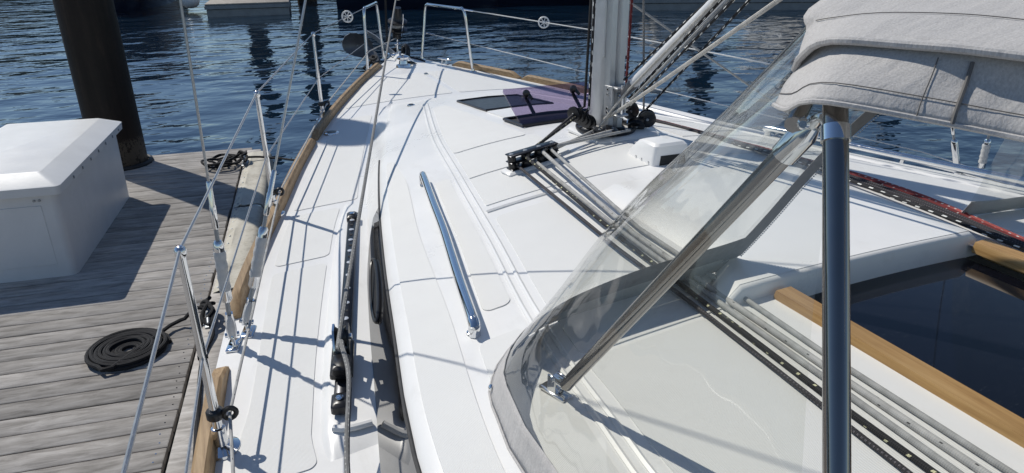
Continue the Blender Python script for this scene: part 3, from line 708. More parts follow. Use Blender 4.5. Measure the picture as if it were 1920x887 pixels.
# coachroof panels, ridge and handrail
GR = sorted([(p[1], p[0]) for p in PT['groove']], reverse=True)+[(-7.4, -1.24), (-8.4, -1.27)]
def grv(y): return lerp_tab(GR, y)
HR = sorted([(p[1], p[0]) for p in PT['handrail']], reverse=True)
HR = [(-3.6, -.84)]+HR+[(-6.6, -1.40), (-8.4, -1.5)]
def hrl(y): return lerp_tab(HR, y)
for sg in (-1, 1):
    def mk(fl, fr_, y0, y1, **k):
        if sg < 0: return panel(fl, fr_, y0, y1, roof_z, roof, **k)
        return panel(lambda y: -fr_(y), lambda y: -fl(y), y0, y1, roof_z, roof, **k)
    BD = [(-3.7, -.97), (-3.905, -1.015), (-4.301, -1.06), (-5.0, -1.20), (-5.69, -1.31), (-6.416, -1.43), (-8.4, -1.55)]
    mk(lambda y: -roof_w(y)+.04, lambda y: lerp_tab(BD, y), -3.85, -8.2, ny=60, r=.02)
    mk(lambda y: lerp_tab(BD, y)+.05, lambda y: grv(y)-.04, -5.93, -8.2)
    mk(lambda y: hrl(y)+.05, lambda y: grv(y)-.035, -4.5, -5.78, nx=4)
    mk(lambda y: grv(y)+.055, lambda y: -.56, -5.12, -6.15)
    mk(lambda y: grv(y)+.055, lambda y: -.60, -6.17, -8.2)
    mk(lambda y: grv(y)+.05, lambda y: -.345, -2.75, -4.14, nx=10)
    mk(lambda y: grv(y)+.05, lambda y: -.32, -4.16, -4.60, nx=10, r=.004)
    mk(lambda y: grv(y)+.05, lambda y: -.01, -4.615, -4.98, nx=14, r=.004)
    # moulded ridge: two low beads
    for off in (-.012, .020):
        mb = MB(); ys = [-2.5-.15*i for i in range(39)]
        mb.tube([(sg*-(grv(y)+off), y, roof_z(grv(y)+off, y)-.002) for y in ys], .0085, 6); mb.build('moulded_ridge', GEL, roof)
    # gutter lip across the roof
    mb = MB(); mb.tube([(sg*-x, -5.045-.0*x, roof_z(x, -5.045)) for x in (-.93, -.85, -.75, -.65, -.56)], .0095, 6); mb.build('moulded_ridge', GEL, roof)
    # stainless handrail on two feet
    hp = [(sg*-p[0], p[1], p[2]) for p in PT['handrail']]
    st = Vector(hp[0]); en = Vector(hp[-1])
    path = [st+Vector((0, .012, -.045)), st+Vector((0, .008, -.014))]+[Vector(p) for p in hp]+[en+Vector((0, -.012, -.014)), en+Vector((0, -.016, -.045))]
    mb = MB(); mb.tube(path, .0168, 14, 5); hr = mb.build('handrail', STEEL, boat); lab(hr, 'polished stainless grab rail on the %s coachroof' % ('port' if sg < 0 else 'starboard'))
    for p in (Vector(hp[0]), Vector(hp[-1])):
        mb = MB(); z0 = roof_z(p.x, p.y); mb.lathe((p.x, p.y, z0), (0, 0, 1), [(0, .019), (.004, .018), (.006, .014), (.04, .012)], 14); mb.build('foot', STEEL, hr)
# small stainless deck fittings
for i, (p, f) in enumerate(zip(PT['deckplate'], (deck_z, roof_z, deck_z))):
    r = (.055, .03, .022)[i]; z = f(p[0], p[1])
    mb = MB(); mb.lathe((p[0], p[1], z), (0, 0, 1), [(0, r), (.006, r*.97), (.009, r*.75)], 24); o = mb.build('deck_plate', STEEL, boat)
    mb = MB(); mb.lathe((p[0], p[1], z+.0085), (0, 0, 1), [(0, r*.62), (.003, r*.6)], 20); mb.build('plate_lid', BLACK, o)
# teak toe rails
def toe(sg, y0, y1, n=30, h=.055):
    rows = []
    for i in range(n+1):
        y = y0+(y1-y0)*i/n; b = half_beam(y)-.006; z = sheer(y); e = min(1, min(i, n-i)*abs(y1-y0)/n/.09+.25); hh = h*e
        prof = [(-.005, -.01), (-.006, hh*.8), (.004, hh), (.030, hh), (.040, hh*.8), (.044, -.01)]
        rows.append([(sg*(b-px), y, z+pz+.004) for px, pz in prof])
    mb = MB(); mb.grid(rows); mb.add(rows[0], [[0, 1, 2, 3, 4, 5]]); mb.add(rows[-1], [[0, 1, 2, 3, 4, 5]])
    o = mb.build('toe_rail', TEAK, boat, angle=30); return o
for a, b in ((-.55, -2.70), (-2.74, -4.92), (-5.26, -9.0)): toe(-1, a, b)
for a, b in ((-.75, -1.5), (-1.54, -2.25)): toe(1, a, b)
mb = MB(); rows = []
for i in range(40):
    y = -2.28-i*.176; b = half_beam(y); z = sheer(y)
    rows.append([(b-.10, y, z-.005), (b-.085, y, z+.02), (b-.05, y, z+.035), (b-.01, y, z+.035), (b+.004, y, z+.02), (b+.004, y, z-.03)])
mb.grid(rows); mb.build('bulwark', GEL, boat)
# stanchions with base, cap, lead clamp
def stanchion(x, y, h, sg, clamp=True, tilt=(0, 0)):
    z = deck_z(x, y); b = Vector((x, y, z)); t = b+Vector((tilt[0], tilt[1], h))
    mb = MB(); mb.tube([b+Vector((0, 0, .02)), b.lerp(t, .5), t], [.0135, .0105], 12, 1); s_ = mb.build('stanchion', STEEL, boat)
    mb = MB(); mb.lathe(b, (0, 0, 1), [(0, .052), (.008, .05), (.016, .034), (.022, .021), (.075, .019), (.078, .014)], 20); mb.build('base', STEEL, s_)
    mb = MB(); mb.lathe(t+Vector((0, 0, -.012)), (0, 0, 1), [(0, .0115), (.006, .0145), (.018, .0155), (.026, .012), (.031, .004)], 14); mb.build('top_cap', STEEL, s_)
    m_ = b.lerp(t, .50); mb = MB(); mb.lathe(m_+Vector((-.013, 0, 0)), (1, 0, 0), [(0, .007), (.026, .007)], 10); mb.build('wire_eye', BLACKM, s_)
    if clamp:
        mb = MB(); c = b+Vector((0, 0, .108)); mb.lathe(c, (0, 0, 1), [(0, .021), (.004, .024), (.024, .024), (.028, .021)], 14)
        cc = c+Vector((-sg*.038, -.01, .012)); mb.tube([cc+Vector((.017*math.cos(a), 0, .017*math.sin(a))) for a in [2*math.pi*k/14 for k in range(15)]], .0075, 7); mb.build('line_lead', BLACK, s_)
        return b, t, m_, cc
    return b, t, m_, None
ST = [stanchion(p[0]+dx, p[1], .615, -1) for p, dx in zip(PT['stanch'], (.008, 0, 0))]
lifeS = PT['lifeS_up']
SS = []
for y, zt in ((-2.43, .645), (-4.35, .535)):
    x = half_beam(y)-.08; SS.append(stanchion(x, y, zt-deck_z(x, y), 1, False))
ST4 = stanchion(-2.12, -6.95, .60, -1)
# split pulpit
pf, pt_ = [Vector(p) for p in PT['pulpit_feet']], [Vector(p) for p in PT['pulpit_tops']]
def hoop(a, b, at, bt, label):
    m1 = at.lerp(bt, .12); m2 = at.lerp(bt, .88)
    path = [a, a.lerp(at, .18), a.lerp(at, .55), a.lerp(at, .93), at.lerp(bt, .06)+Vector((0, 0, .002)), m1, m2, bt.lerp(at, .06), b.lerp(bt, .93), b.lerp(bt, .55), b.lerp(bt, .18)+Vector((.0, 0, 0)), b]
    mb = MB(); mb.tube(path, .0135, 12, 5); o = mb.build('pulpit_hoop', STEEL, boat); lab(o, label)
    for f in (a, b): mb = MB(); mb.lathe((f.x, f.y, deck_z(f.x, f.y)), (0, 0, 1), [(0, .036), (.006, .034), (.012, .018), (.03, .016)], 14); mb.build('foot', STEEL, o)
    return o
hoop(pf[0], pf[1], pt_[0], pt_[1], 'port half of the split stainless pulpit')
hoop(pf[3], pf[2], pt_[3], pt_[2], 'starboard half of the split stainless pulpit')
# lifelines
def wire(pts, r, name, mat, parent, n=6, sm=1):
    mb = MB(); mb.tube(pts, r, n, sm); return mb.build(name, mat, parent)
up = [pt_[0]]+[s[1]+Vector((0, 0, .008)) for s in reversed(ST)]+[ST4[1]]
wire(up, .0042, 'lifeline', WIRE, boat)
lo = [pf[0].lerp(pt_[0], .5)]+[s[2] for s in reversed(ST)]+[ST4[2]]
wire(lo, .0036, 'lifeline', WIRE, boat)
WHITEW = plain('white_coated_wire', (.7, .7, .68), .35)
upS = [Vector(lifeS[0])]+[s[1]+Vector((0, 0, .006)) for s in SS]+[Vector((1.93, -4.9, .35)), Vector((2.0, -5.6, .2)), Vector((2.03, -7.5, .62))]
upS = [Vector(lifeS[0])]+[s[1]+Vector((0, 0, .006)) for s in SS]+[Vector((2.0, -5.9, .52)), Vector((2.03, -7.8, .6))]
wire(upS, .0045, 'lifeline', WHITEW, boat)
loS = [Vector(PT['lifeS_lo'][0]), Vector((SS[0][2].x, SS[0][2].y, .30)), Vector((SS[1][2].x, SS[1][2].y, .21)), Vector((1.93, -4.75, .17)), Vector((2.0, -5.5, .12)), Vector((2.03, -7.8, .12))]
wire(loS, .0036, 'lifeline', WHITEW, boat)
for a, b in ((upS[0], upS[1]), (loS[0], loS[1])):
    d_ = (b-a).normalized(); mb = MB(); mb.tube([a, a+d_*.03, a+d_*.11], .0075, 8); mb.build('turnbuckle', STEEL, boat)
# low stainless tube along the starboard edge
tp = [Vector((half_beam(y)-.075, y, sheer(y)+.105)) for y in (-3.95, -4.3, -4.7, -5.1, -5.5, -6.0)]
mb = MB(); mb.tube([tp[0]+Vector((0, .06, -.10)), tp[0]+Vector((0, .02, -.03))]+tp+[tp[-1]+Vector((0, -.05, -.10))], .0145, 10, 4); o = mb.build('side_rail', STEEL, boat); lab(o, 'low stainless tube rail along the starboard deck edge')
for y in (-4.72, -5.6):
    q = Vector((half_beam(y)-.075, y, sheer(y)+.105)); mb = MB(); mb.tube([q, q+Vector((.005, .02, -.105))], .011, 8, 1, .6); mb.build('support', STEEL, o)
# white wheels threaded on the lifelines
def wheel(p, axis, label):
    t = thing('lifeline_wheel', label, 'wheel', p, 'white spoked wheels threaded on the lifelines'); a = Vector(axis).normalized(); u = a.orthogonal().normalized(); v = a.cross(u); p = Vector(p); r = .043
    mb = MB(); mb.tube([p+(u*math.cos(x)+v*math.sin(x))*r for x in [2*math.pi*k/28 for k in range(29)]], .0065, 8); mb.build('rim', WHITEP, t)
    mb = MB(); mb.lathe(p-a*.014, a, [(0, .010), (.004, .012), (.024, .012), (.028, .010)], 14); mb.build('hub', WHITEP, t)
    for k in range(7):
        x = 2*math.pi*k/7; mb = MB(); mb.tube([p+(u*math.cos(x)+v*math.sin(x))*.014, p+(u*math.cos(x)+v*math.sin(x))*r], .0038, 6); mb.build('spoke', WHITEP, t)
wp = up[0].lerp(up[1], .38)
wheel(wp, up[1]-up[0], 'white spoked wheel on the port lifeline behind the pulpit')
ws = upS[0].lerp(upS[1], .60)
wheel(ws, Vector((-.42, -.86, .22)), 'white plastic wheel on the starboard lifeline left of the mast')
# forward hatch: recess, frame, tinted lid held open on handles
hz = lambda x, y: roof_z(x, y)
mb = MB(); rows = [[(x, y, roof_z(x, y)+.0045) for x in (-.225, -.11, 0, .11, .225)] for y in (-2.70, -2.85, -3.0, -3.15, -3.26)]
mb.slab(rows, .004); hp_ = mb.build('forward_hatch', plain('hatch_glass', (.02, .021, .024), .35, var=.5, vs=12), boat); lab(hp_, 'flush smoked hatch set in the foredeck end of the coachroof')
mb = MB(); mb.tube([(x, y, roof_z(x, y)+.006) for x, y in ((-.235, -2.69), (-.235, -2.9), (-.24, -3.1), (-.24, -3.27), (0, -3.275), (.24, -3.27), (.24, -3.1), (.235, -2.9), (.235, -2.69), (0, -2.685), (-.235, -2.69))], .009, 6); mb.build('frame', BLACKM, hp_)
mb = MB(); rows = [[(x, y, roof_z(x, y)+.010) for x in (-.25, -.1, .1, .25)] for y in (-3.32, -3.45, -3.60, -3.66)]
mb.slab(rows, .02); mb.build('hatch_coaming', GEL, boat)
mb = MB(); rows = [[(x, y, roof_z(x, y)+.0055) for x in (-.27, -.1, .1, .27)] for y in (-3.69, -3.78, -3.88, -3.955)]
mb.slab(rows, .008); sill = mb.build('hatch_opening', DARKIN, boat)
mb = MB(); mb.tube([(x, y, roof_z(x, y)+.012) for x, y in ((-.285, -3.68), (-.285, -3.8), (-.29, -3.96), (0, -3.965), (.29, -3.96), (.285, -3.8), (.285, -3.68), (0, -3.675), (-.285, -3.68))], .010, 6); mb.build('frame', BLACKM, sill)
hinge = Vector((0, -3.955, roof_z(.28, -3.955)+.03)); tipv = Vector((0, -3.632, .533))-Vector((0, -3.939, .369)); tv = tipv
nrm_ = tv.cross(Vector((1, 0, 0))).normalized()
def lp(x, s): return Vector((x, hinge.y, PT['lid'][1][2]))+tv*s
mb = MB(); rows = [[lp(x, s) for x in (-.272, -.28, 0, .28, .272)] if 0 else [lp(x*(.975 if s in (0, 1) else 1), s) for x in (-.282, -.15, 0, .15, .282)] for s in (0, .04, .5, .96, 1)]
mb.slab(rows, nrm_*.010); lidh = mb.build('hatch_lid', PURPLE, boat); lab(lidh, 'purple tinted acrylic hatch lid propped open beside the mast')
for x in (-.16, .15):
    mb = MB(); c = lp(x, .78); mb.lathe(c+nrm_*-.012, -nrm_ if nrm_.z < 0 else nrm_, [(-.02, .012), (.0, .022), (.012, .022), (.022, .016)], 14)
    mb.tube([c+Vector((0, 0, .012)), c+tv*-.08+Vector((.012, 0, .02)), c+tv*-.16+Vector((.02, 0, .015))], [.014, .009], 8); mb.build('handle', BLACK, lidh)
    mb = MB(); mb.tube([lp(x, .76)+Vector((0, 0, -.01)), (x+.02, -3.80, roof_z(x, -3.8)+.03)], .011, 8); mb.build('stay', BLACK, lidh)
# sliding-hatch garage, teak runners and the smoked companionway hatch
def gz(x, y): return roof_z(0, y)+.012+.018*(-5.2-y)/.9+.014*(1-((x+.14)/.58)**2)
def gl(y):
    k = min(1, max(0, (-5.93-y)/.16)); k = k*k*(3-2*k)
    return -.505-.045*(-5.17-y)/.95-.12*k
def gr(y): return .44-.06*(-5.17-y)/.95
rows = []
ys = [-5.16, -5.175, -5.20, -5.4, -5.6, -5.8, -5.93, -5.96, -5.99, -6.02, -6.05, -6.08, -6.10, -6.125, -6.135]
for i, y in enumerate(ys):
    a, b = gl(y), gr(y); hf = min(1, (i)/2.); r = []
    for k in range(17):
        t = k/16; x = a+(b-a)*t; e = min(t, 1-t)*(b-a); q = min(1, e/.03); q = q*(2-q)
        base = roof_z(x, y)-.004; r.append((x, y+(.04*(1-abs(2*t-1)**2) if 0 else 0), base+(gz(x, y)-base)*hf*q))
    rows.append(r)
mb = MB(); mb.grid(rows); gar = mb.build('hatch_garage', GEL, boat, angle=50)
last = rows[-1]; mb = MB(); mb.slab([[(p[0], p[1]-.001, p[2]-.0015) for p in last], [(p[0], p[1]-.010, p[2]-.005) for p in last], [(p[0], p[1]-.016, p[2]-.013) for p in last], [(p[0], p[1]-.018, .386-.002*(1-((p[0]+.15)/.56)**2)) for p in last]], (0, .016, 0)); mb.build('garage_edge', GEL, gar, angle=70)
for (xa, xb) in ((-.512, -.448), (.30, .362)):
    mb = MB(); rows = [[(xa, y, .432), (xa+.006, y, .447), (xb-.006, y, .449), (xb, y, .40)] for y in (-6.17, -6.4, -6.6, -6.8, -7.2)]
    mb.slab(rows, .02); mb.build('teak_runner', TEAKV, boat, angle=30)
mb = MB(); rows = [[(x, y, .386+.008*(1-(x+.07)**2/.14)) for x in [-.447+.0747*k for k in range(11)]] for y in (-6.05, -6.5, -6.8, -7.2)]
mb.slab(rows, .012); ch = mb.build('companionway_hatch', SMOKE, boat); lab(ch, 'dark smoked acrylic sliding companionway hatch between teak runners')
# solar vent box
va = [Vector(p) for p in PT['vent']]; ang = math.radians(-3)
vc = (va[0]+va[1]+va[2]+va[3])/4
def vt(x, y, z): p = vc+rotz(ang) @ Vector((x, y, 0)); return (p.x, p.y, roof_z(p.x, p.y)+z)
def vr_(hx, hy0, hy1, z, r=.02):
    o = []
    for cx, cy, a in ((hx-r, hy0+r, -90), (hx-r, hy1-r, 0), (-hx+r, hy1-r, 90), (-hx+r, hy0+r, 180)):
        for k in range(4): t = math.radians(a+30*k); o.append(vt(cx+r*math.cos(t), cy+r*math.sin(t), z))
    return o
mb = MB(); loft(mb, [vr_(.096, -.10, .14, -.003), vr_(.094, -.098, .125, .03), vr_(.084, -.094, .065, .084, .022), vr_(.072, -.082, .035, .095, .022)]); vent = mb.build('vent_box', GEL, boat, angle=35); lab(vent, 'white moulded vent cowl with slot opening on the coachroof')
mb = MB(); q = [vt(-.064, -.1022, .002), vt(.068, -.1022, .002), vt(.062, -.0998, .044), vt(-.058, -.0998, .044)]; mb.slab([[q[0], q[1]], [q[3], q[2]]], (0, .004, 0)); mb.build('vent_slot', DARKIN, vent)
for y in (-.06, .0, .05): mb = MB(); mb.lathe(vt(-.0955, y, .010), (-1, 0, 0), [(0, .006), (.003, .005)], 8); mb.build('bolt_head', STEEL, vent)
# deck organiser: plates, sheaves and base
oa, ob = Vector(PT['organiser'][0]), Vector(PT['organiser'][1])
od = Vector((ob.x-oa.x, ob.y-oa.y, 0)); L_ = od.length; od.normalize(); oa.z = roof_z(oa.x, oa.y); ob.z = roof_z(ob.x, ob.y); od3 = (ob-oa).normalized(); Ro = align(od3)
oc = (oa+ob)/2
org = thing('deck_organiser', 'black two-deck line organiser on the coachroof aft of the hatch lid', 'line organiser', oc)
mb = MB(); mb.box(oc+Ro @ Vector((0, 0, .008)), (.085, L_+.06, .022), Ro, .008); mb.build('base_pad', GEL, org)
for z, n_ in ((.022, 'lower_plate'), (.053, 'middle_plate'), (.086, 'top_plate')):
    mb = MB(); mb.box(oc+Ro @ Vector((0, 0, z)), (.058, L_+.012, .007), Ro, .003); mb.build(n_, BLACKM, org)
for k in range(4):
    y = -L_/2+.012+(L_-.024)*k/3
    for z in (.037, .069):
        mb = MB(); mb.lathe(oc+Ro @ Vector((0, y, z-.012)), Ro @ Vector((0, 0, 1)), [(0, .028), (.006, .022), (.018, .022), (.024, .028)] if k else [(0, .019), (.024, .019)], 18); mb.build('sheave', BLACK, org)
    mb = MB(); mb.lathe(oc+Ro @ Vector((0, y, .0895)), Ro @ Vector((0, 0, 1)), [(0, .011), (.002, .010), (.003, .005)], 12); mb.build('bolt_head', GALV, org)
# bow: capstan, locker fairing, cleats
cp = Vector(PT['capstan'][0])
mb = MB(); mb.lathe(cp, (0, 0, 1), [(0, .075), (.02, .07), (.028, .045), (.06, .04), (.075, .06), (.092, .062), (.105, .04), (.112, .012)], 24); o = mb.build('capstan', STEEL, boat)
mb = MB(); rows = []
for i in range(9):
    y = -.62+i*.075; t = i/8; wd = .085*(1-t)+.025; h = .075*math.sin(math.pi*min(1, t*1.2+.1))**.6 if t < .76 else .06*(1-t)*2+.02
    rows.append([(-.03+wd*u*.9, y, deck_z(0, y)+h*max(0, 1-abs(u)**2.2)-.003) for u in (-1, -.7, -.35, 0, .35, .7, 1)])
mb.grid(rows); mb.build('windlass_fairing', GEL, boat)
o = horn_cleat('bow_cleat', boat, Vector((.33, -.66, deck_z(.33, -.66))), .35, .75, STEEL, False)
o = horn_cleat('bow_cleat', boat, Vector((-.33, -.46, deck_z(-.33, -.46))), -.35, .75, BLACK, False)
mb = MB(); mb.box((.0, -.02, .235), (.16, .32, .03), None, .008); o = mb.build('bow_roller', STEEL, boat)
mb = MB(); mb.lathe((-.05, .10, .26), (1, 0, 0), [(0, .035), (.03, .022), (.07, .022), (.10, .035)], 16); mb.build('roller', BLACK, o)
mb = MB(); mb.tube([(.075, -.23, .23), (.09, -.20, .30), (.085, -.15, .335), (.075, -.10, .31), (.075, -.05, .24)], .02, 8, 4, 1.3); mb.build('fairlead', BLACK, boat)
# chainplates
for sg in (-1, 1):
    for p in PT['chainP']:
        mb = MB(); c = Vector((-sg*p[0], p[1], p[2])); mb.box(c+Vector((0, 0, .006)), (.045, .085, .012), rotz(.25*sg), .004); cpn = mb.build('chainplate', STEEL, boat)
        mb = MB(); mb.tube([c+Vector((0, -.02, .01)), c+Vector((0, -.018, .05)), c+Vector((0, 0, .064)), c+Vector((0, .018, .05)), c+Vector((0, .02, .01))], .006, 8, 3); mb.build('eye', STEEL, cpn)
# ------------------------------------------------------------------ mast, boom, vang, rigging
MX, MY = 0., -4.36; MZ = roof_z(0, MY)
mast = thing('mast', 'grey aluminium mast stepped on the coachroof beside the open hatch lid', 'mast', (MX, MY, MZ))
def mring(z, s=1.):
    o = []
    for k in range(44):
        a = 2*math.pi*k/44; x = .068*math.copysign(abs(math.cos(a))**.82, math.cos(a)); y = .112*math.copysign(abs(math.sin(a))**.9, math.sin(a))
        if y < -.094: # sail-track slot on the aft face
            y = -.100 if abs(x) > .012 else -.082
        o.append((MX+x*s, MY+y*s, z))
    return o
mb = MB(); loft(mb, [mring(MZ+.04), mring(MZ+5), mring(MZ+14.5)]); ms = mb.build('extrusion', ALU, mast, angle=28)
for x in (-.062, .062):
    mb = MB(); mb.box((MX+x, MY-.066, MZ+3.6), (.010, .014, 6.4), None, .002); mb.build('side_rib', ALU, mast)
mb = MB(); mb.box((MX, MY-.104, MZ+4.3), (.030, .012, 7.0), None, .002); mb.build('sail_track', GALV, mast)
mb = MB(); loft(mb, [mring(MZ+.005, 1.22), mring(MZ+.045, 1.2), mring(MZ+.05, 1.1)]); mb.build('heel_collar', BLACKM, mast)
mb = MB(); mb.box((MX+.03, MY-.03, MZ+.006), (.36, .33, .030), rotz(.05), .010); mb.build('step_plinth', GEL, mast)
ring = [(MX+.145*math.cos(a), MY+.155*math.sin(a)-.01, MZ+.034) for a in [2*math.pi*k/32 for k in range(33)]]
mb = MB(); mb.tube(ring, .010, 8, 1, 1.4); rg = mb.build('block_ring', BLACKM, mast)
for k in range(16):
    a = 2*math.pi*k/16; mb = MB(); mb.lathe((MX+.145*math.cos(a), MY+.155*math.sin(a)-.01, MZ+.045), (0, 0, 1), [(0, .008), (.006, .008)], 8); mb.build('stud', BLACK, rg)
# spreaders and boom (overhead, out of the picture, but they throw shade)
for sg in (-1, 1):
    mb = MB(); mb.tube([(sg*.06, MY-.05, 6.25), (sg*1.75, -5.1, 6.3)], .025, 8, 1, .5); mb.build('spreader', ALU, mast)
boom = thing('boom', 'grey aluminium boom above the coachroof', 'boom', (0, -4.5, 1.85))
mb = MB(); mb.tube([(0, -4.5, 1.85), (0, -9.2, 1.95)], .062, 14, 1, 1.4); mb.build('tube', ALU, boom)
mb = MB(); mb.box((0, -4.49, 1.85), (.05, .08, .06), None, .006); mb.build('gooseneck', GALV, boom)
# rigid vang
vg = thing('boom_vang', 'white rigid boom vang strut slanting up from the mast foot', 'boom vang', (0, -4.5, .62))
v0, v1 = Vector(PT['vang'][0]), Vector(PT['vang'][1]); vd = (v1-v0).normalized(); vtop = v0+vd*1.45
mb = MB(); mb.tube([v0+vd*.10, vtop], .0245, 14); mb.build('tube', plain('white_enamel', (.74, .74, .74), .25), vg)
mb = MB(); mb.tube([v0-vd*.02, v0+vd*.02, v0+vd*.09, v0+vd*.115, v0+vd*.12], [.016, .024, .028, .0285, .026], 14); mb.build('end_fitting', plain('grey_casting', (.16, .16, .17), .45, .4), vg)
mb = MB(); mb.lathe(v0+Vector((-.03, 0, 0)), (1, 0, 0), [(0, .012), (.06, .012)], 10); mb.build('pivot_pin', STEEL, vg)
br = thing('vang_bracket', 'riveted aluminium bracket on the aft side of the mast', 'bracket', (0, -4.47, .53))
for sg in (-1, 1):
    mb = MB(); mb.box((sg*.045, -4.462, .60), (.010, .055, .155), rotz(-.25*sg), .003); mb.build('side_plate', ALU, br)
    for z in (.545, .565, .635, .66): mb = MB(); mb.lathe((sg*.051, -4.463, z), (sg, -.25, 0), [(0, .0075), (.003, .006)], 9); mb.build('rivet', STEEL, br)
for z in (.535, .668): mb = MB(); mb.box((0, -4.497, z), (.072, .06, .014), None, .004); mb.build('lug', ALU, br)
mb = MB(); mb.tube([(0, -4.515, .525), (0, -4.515, .685)], .009, 10); mb.build('pin', STEEL, br)
# pulley blocks
def block(p, axis, r, label, tail=None, th=.030, shell=1.25):
    t = thing('pulley_block', label, 'pulley', p, 'black pulley blocks round the mast foot'); p = Vector(p); a = Vector(axis).normalized()
    for s in (-1, 1):
        mb = MB(); mb.lathe(p+a*s*th*.36, a*s, [(0, r*1.06), (th*.10, r*1.06), (th*.2, r*.86), (th*.22, r*.3)], 22); ck = mb.build('cheek', BLACK, t)
        mb = MB(); mb.lathe(p+a*s*th*.56, a*s, [(0, r*.2), (.003, r*.16)], 10); mb.build('axle_cap', GALV, ck)
    mb = MB(); mb.lathe(p-a*th*.32, a, [(0, r*.98), (th*.2, r*.84), (th*.44, r*.84), (th*.64, r*.98)], 22); mb.build('sheave', BLACKM, t)
    if tail is not None:
        q = Vector(tail); d_ = (q-p)
        mb = MB(); rows = []
        for s in (-1, 1):
            sd = a.cross(d_).normalized(); mb.slab([[p+a*s*th*.5+sd*r*.8, p+a*s*th*.5-sd*r*.8], [p+d_*.75+a*s*th*.3+sd*r*.25, p+d_*.75+a*s*th*.3-sd*r*.25]], a*-s*.005)
        mb.build('strap', BLACK, t)
        mb = MB(); mb.tube([p+d_*.7, q], .006, 8); mb.build('shackle', STEEL, t)
    return t
words = ['outermost', 'second', 'middle', 'fourth', 'innermost']
for i, p in enumerate(PT['blocksL']):
    block(p, (.93, .36, .05), .036, 'small black pulley, %s of five upright at the port mast foot' % words[i], None, .0145)
B2 = [Vector(p) for p in PT['blocksR']]
block(B2[0], (.42, .9, .1), .043, 'black pulley leaning up against the starboard side of the mast', (MX+.10, MY-.06, MZ+.05), .034)
block(B2[1], (.42, .9, .15), .043, 'black pulley standing farthest to starboard of the mast foot', (MX+.13, MY-.06, MZ+.05), .034)
block(B2[2], (.35, .62, .7), .042, 'black pulley lying low in front of the two starboard pulleys', (MX+.09, MY-.12, MZ+.05), .034)
for i, x in enumerate((1096, 1120)):
    p = Vector((-.13+i*.075, -4.52, MZ+.055)); block(p, (.3, -.3, .9), .034, 'flat black turning pulley at the mast foot, %s of the aft pair' % ('port' if i == 0 else 'starboard'), (MX-.06+.04*i, MY-.13, MZ+.04), .026)
# --- lines
def rope(name, label, pts, r, mat, sm=6, n=8, group=None):
    o = MB(); o.tube(pts, r, n, sm); q = o.build(name, mat); return tag(q, label, 'rope', group)
GRP = 'control lines led aft over the coachroof'
cl_lab = ['plain dark charcoal line, leftmost of the five on the coachroof', 'black line with pale yellow flecks second of the five on the coachroof', 'plain grey line in the middle of the five on the coachroof', 'thick grey dark-flecked line fourth of the five on the coachroof', 'plain grey line nearest the teak runner on the coachroof']
cl_mat = [R_DK, R_BY, R_GREY, R_GREYF, R_GREY]; cl_r = [.0065, .0075, .0075, .0085, .007]
lead = [(PT['blocksL'][0], .0), (PT['blocksL'][1], 0), ((-.14, -4.50, MZ+.06), 0), ((-.06, -4.54, MZ+.06), 0), ((.02, -4.57, MZ+.06), 0)]
for i in range(5):
    rp = [Vector(p) for p in PT['rope%d' % i]]
    fr_ = rp[0]; wp_ = oc+Ro @ Vector((-.0, -L_/2+.03+.045*i, .037 if i in (0, 2) else .069)); st = Vector(lead[i][0])
    last = rp[-1]+(rp[-1]-rp[-2])*1.5
    pts = [st, wp_+(st-wp_).normalized()*.025, wp_+(rp[1]-wp_).normalized()*.025]+rp[1:]+[last]
    rope('control_line', cl_lab[i], pts, cl_r[i], cl_mat[i], 1, 10, GRP)
V = [Vector(p) for p in PT['vr']]
def ext(a, b, k): return a+(b-a)*k
rope('vang_line', 'black line with white flecks above the white vang strut', [V[0], V[1], ext(V[0], V[1], 1.75)], .0062, R_BW, 1)
rope('vang_line', 'black white-flecked line close under the white vang strut', [V[2], V[3], ext(V[2], V[3], 1.75)], .0062, R_BW, 1)
rope('vang_line', 'black white-flecked line below the grey line under the vang strut', [V[4]-(V[5]-V[4])*.12, V[5], ext(V[4], V[5], 1.7)], .0062, R_BW, 1)
rope('vang_line', 'thin grey line between two black lines under the vang strut', [V[2].lerp(V[4], .6)+Vector((-.012, 0, 0)), V[3].lerp(V[5], .55), ext(V[2], V[3], 1.75)+Vector((-.012, -.1, 0))], .0065, R_GREY, 1)
rope('reefing_line', 'thick cream line rising from the mast foot to the upper right', [Vector((-.09, -4.5, MZ+.06)), V[6], V[7], V[8], ext(V[7], V[8], 1.5)], .0085, R_CREAM, 4)
rope('reefing_line', 'thin pale line running beside the cream line up past the bracket', [Vector((-.10, -4.47, MZ+.06)), V[7]+Vector((.02, .10, .02)), V[3]+Vector((-.02, .03, -.02)), ext(V[2], V[3], 1.7)+Vector((-.01, .05, -.04))], .0055, R_CREAM, 2)
rope('mainsheet_line', 'black white-flecked line rising alone from the starboard pulleys', [V[9], V[10], ext(V[9], V[10], 1.6)], .0062, R_BW, 1)
H = [Vector(p) for p in PT['halyL']]
def uplift(a, b, top): return [a, b, Vector(top)]
rope('halyard', 'plain black halyard left of the mast', [Vector(PT['blocksL'][1])+Vector((0, .03, .02)), H[1], H[0], H[0]+(H[0]-H[1])*9], .0068, R_BLACK, 1)
rope('halyard', 'black halyard with tiny white flecks closest to the left of the mast', [Vector(PT['blocksL'][3])+Vector((0, .03, .02)), H[3], H[2], H[2]+(H[2]-H[3])*9], .0068, R_BW, 1)
a, b = [Vector(p) for p in PT['red']]; rope('halyard', 'red halyard hanging right of the mast', [B2[0]+Vector((0, .02, .03)), b, a, a+(a-b)*8], .0068, R_RED, 1)
a, b = [Vector(p) for p in PT['greyv']]; rope('halyard', 'grey brown halyard hanging right of the red one', [B2[1]+Vector((.02, .02, .03)), b, a, a+(a-b)*8], .0062, R_SHEET, 1)
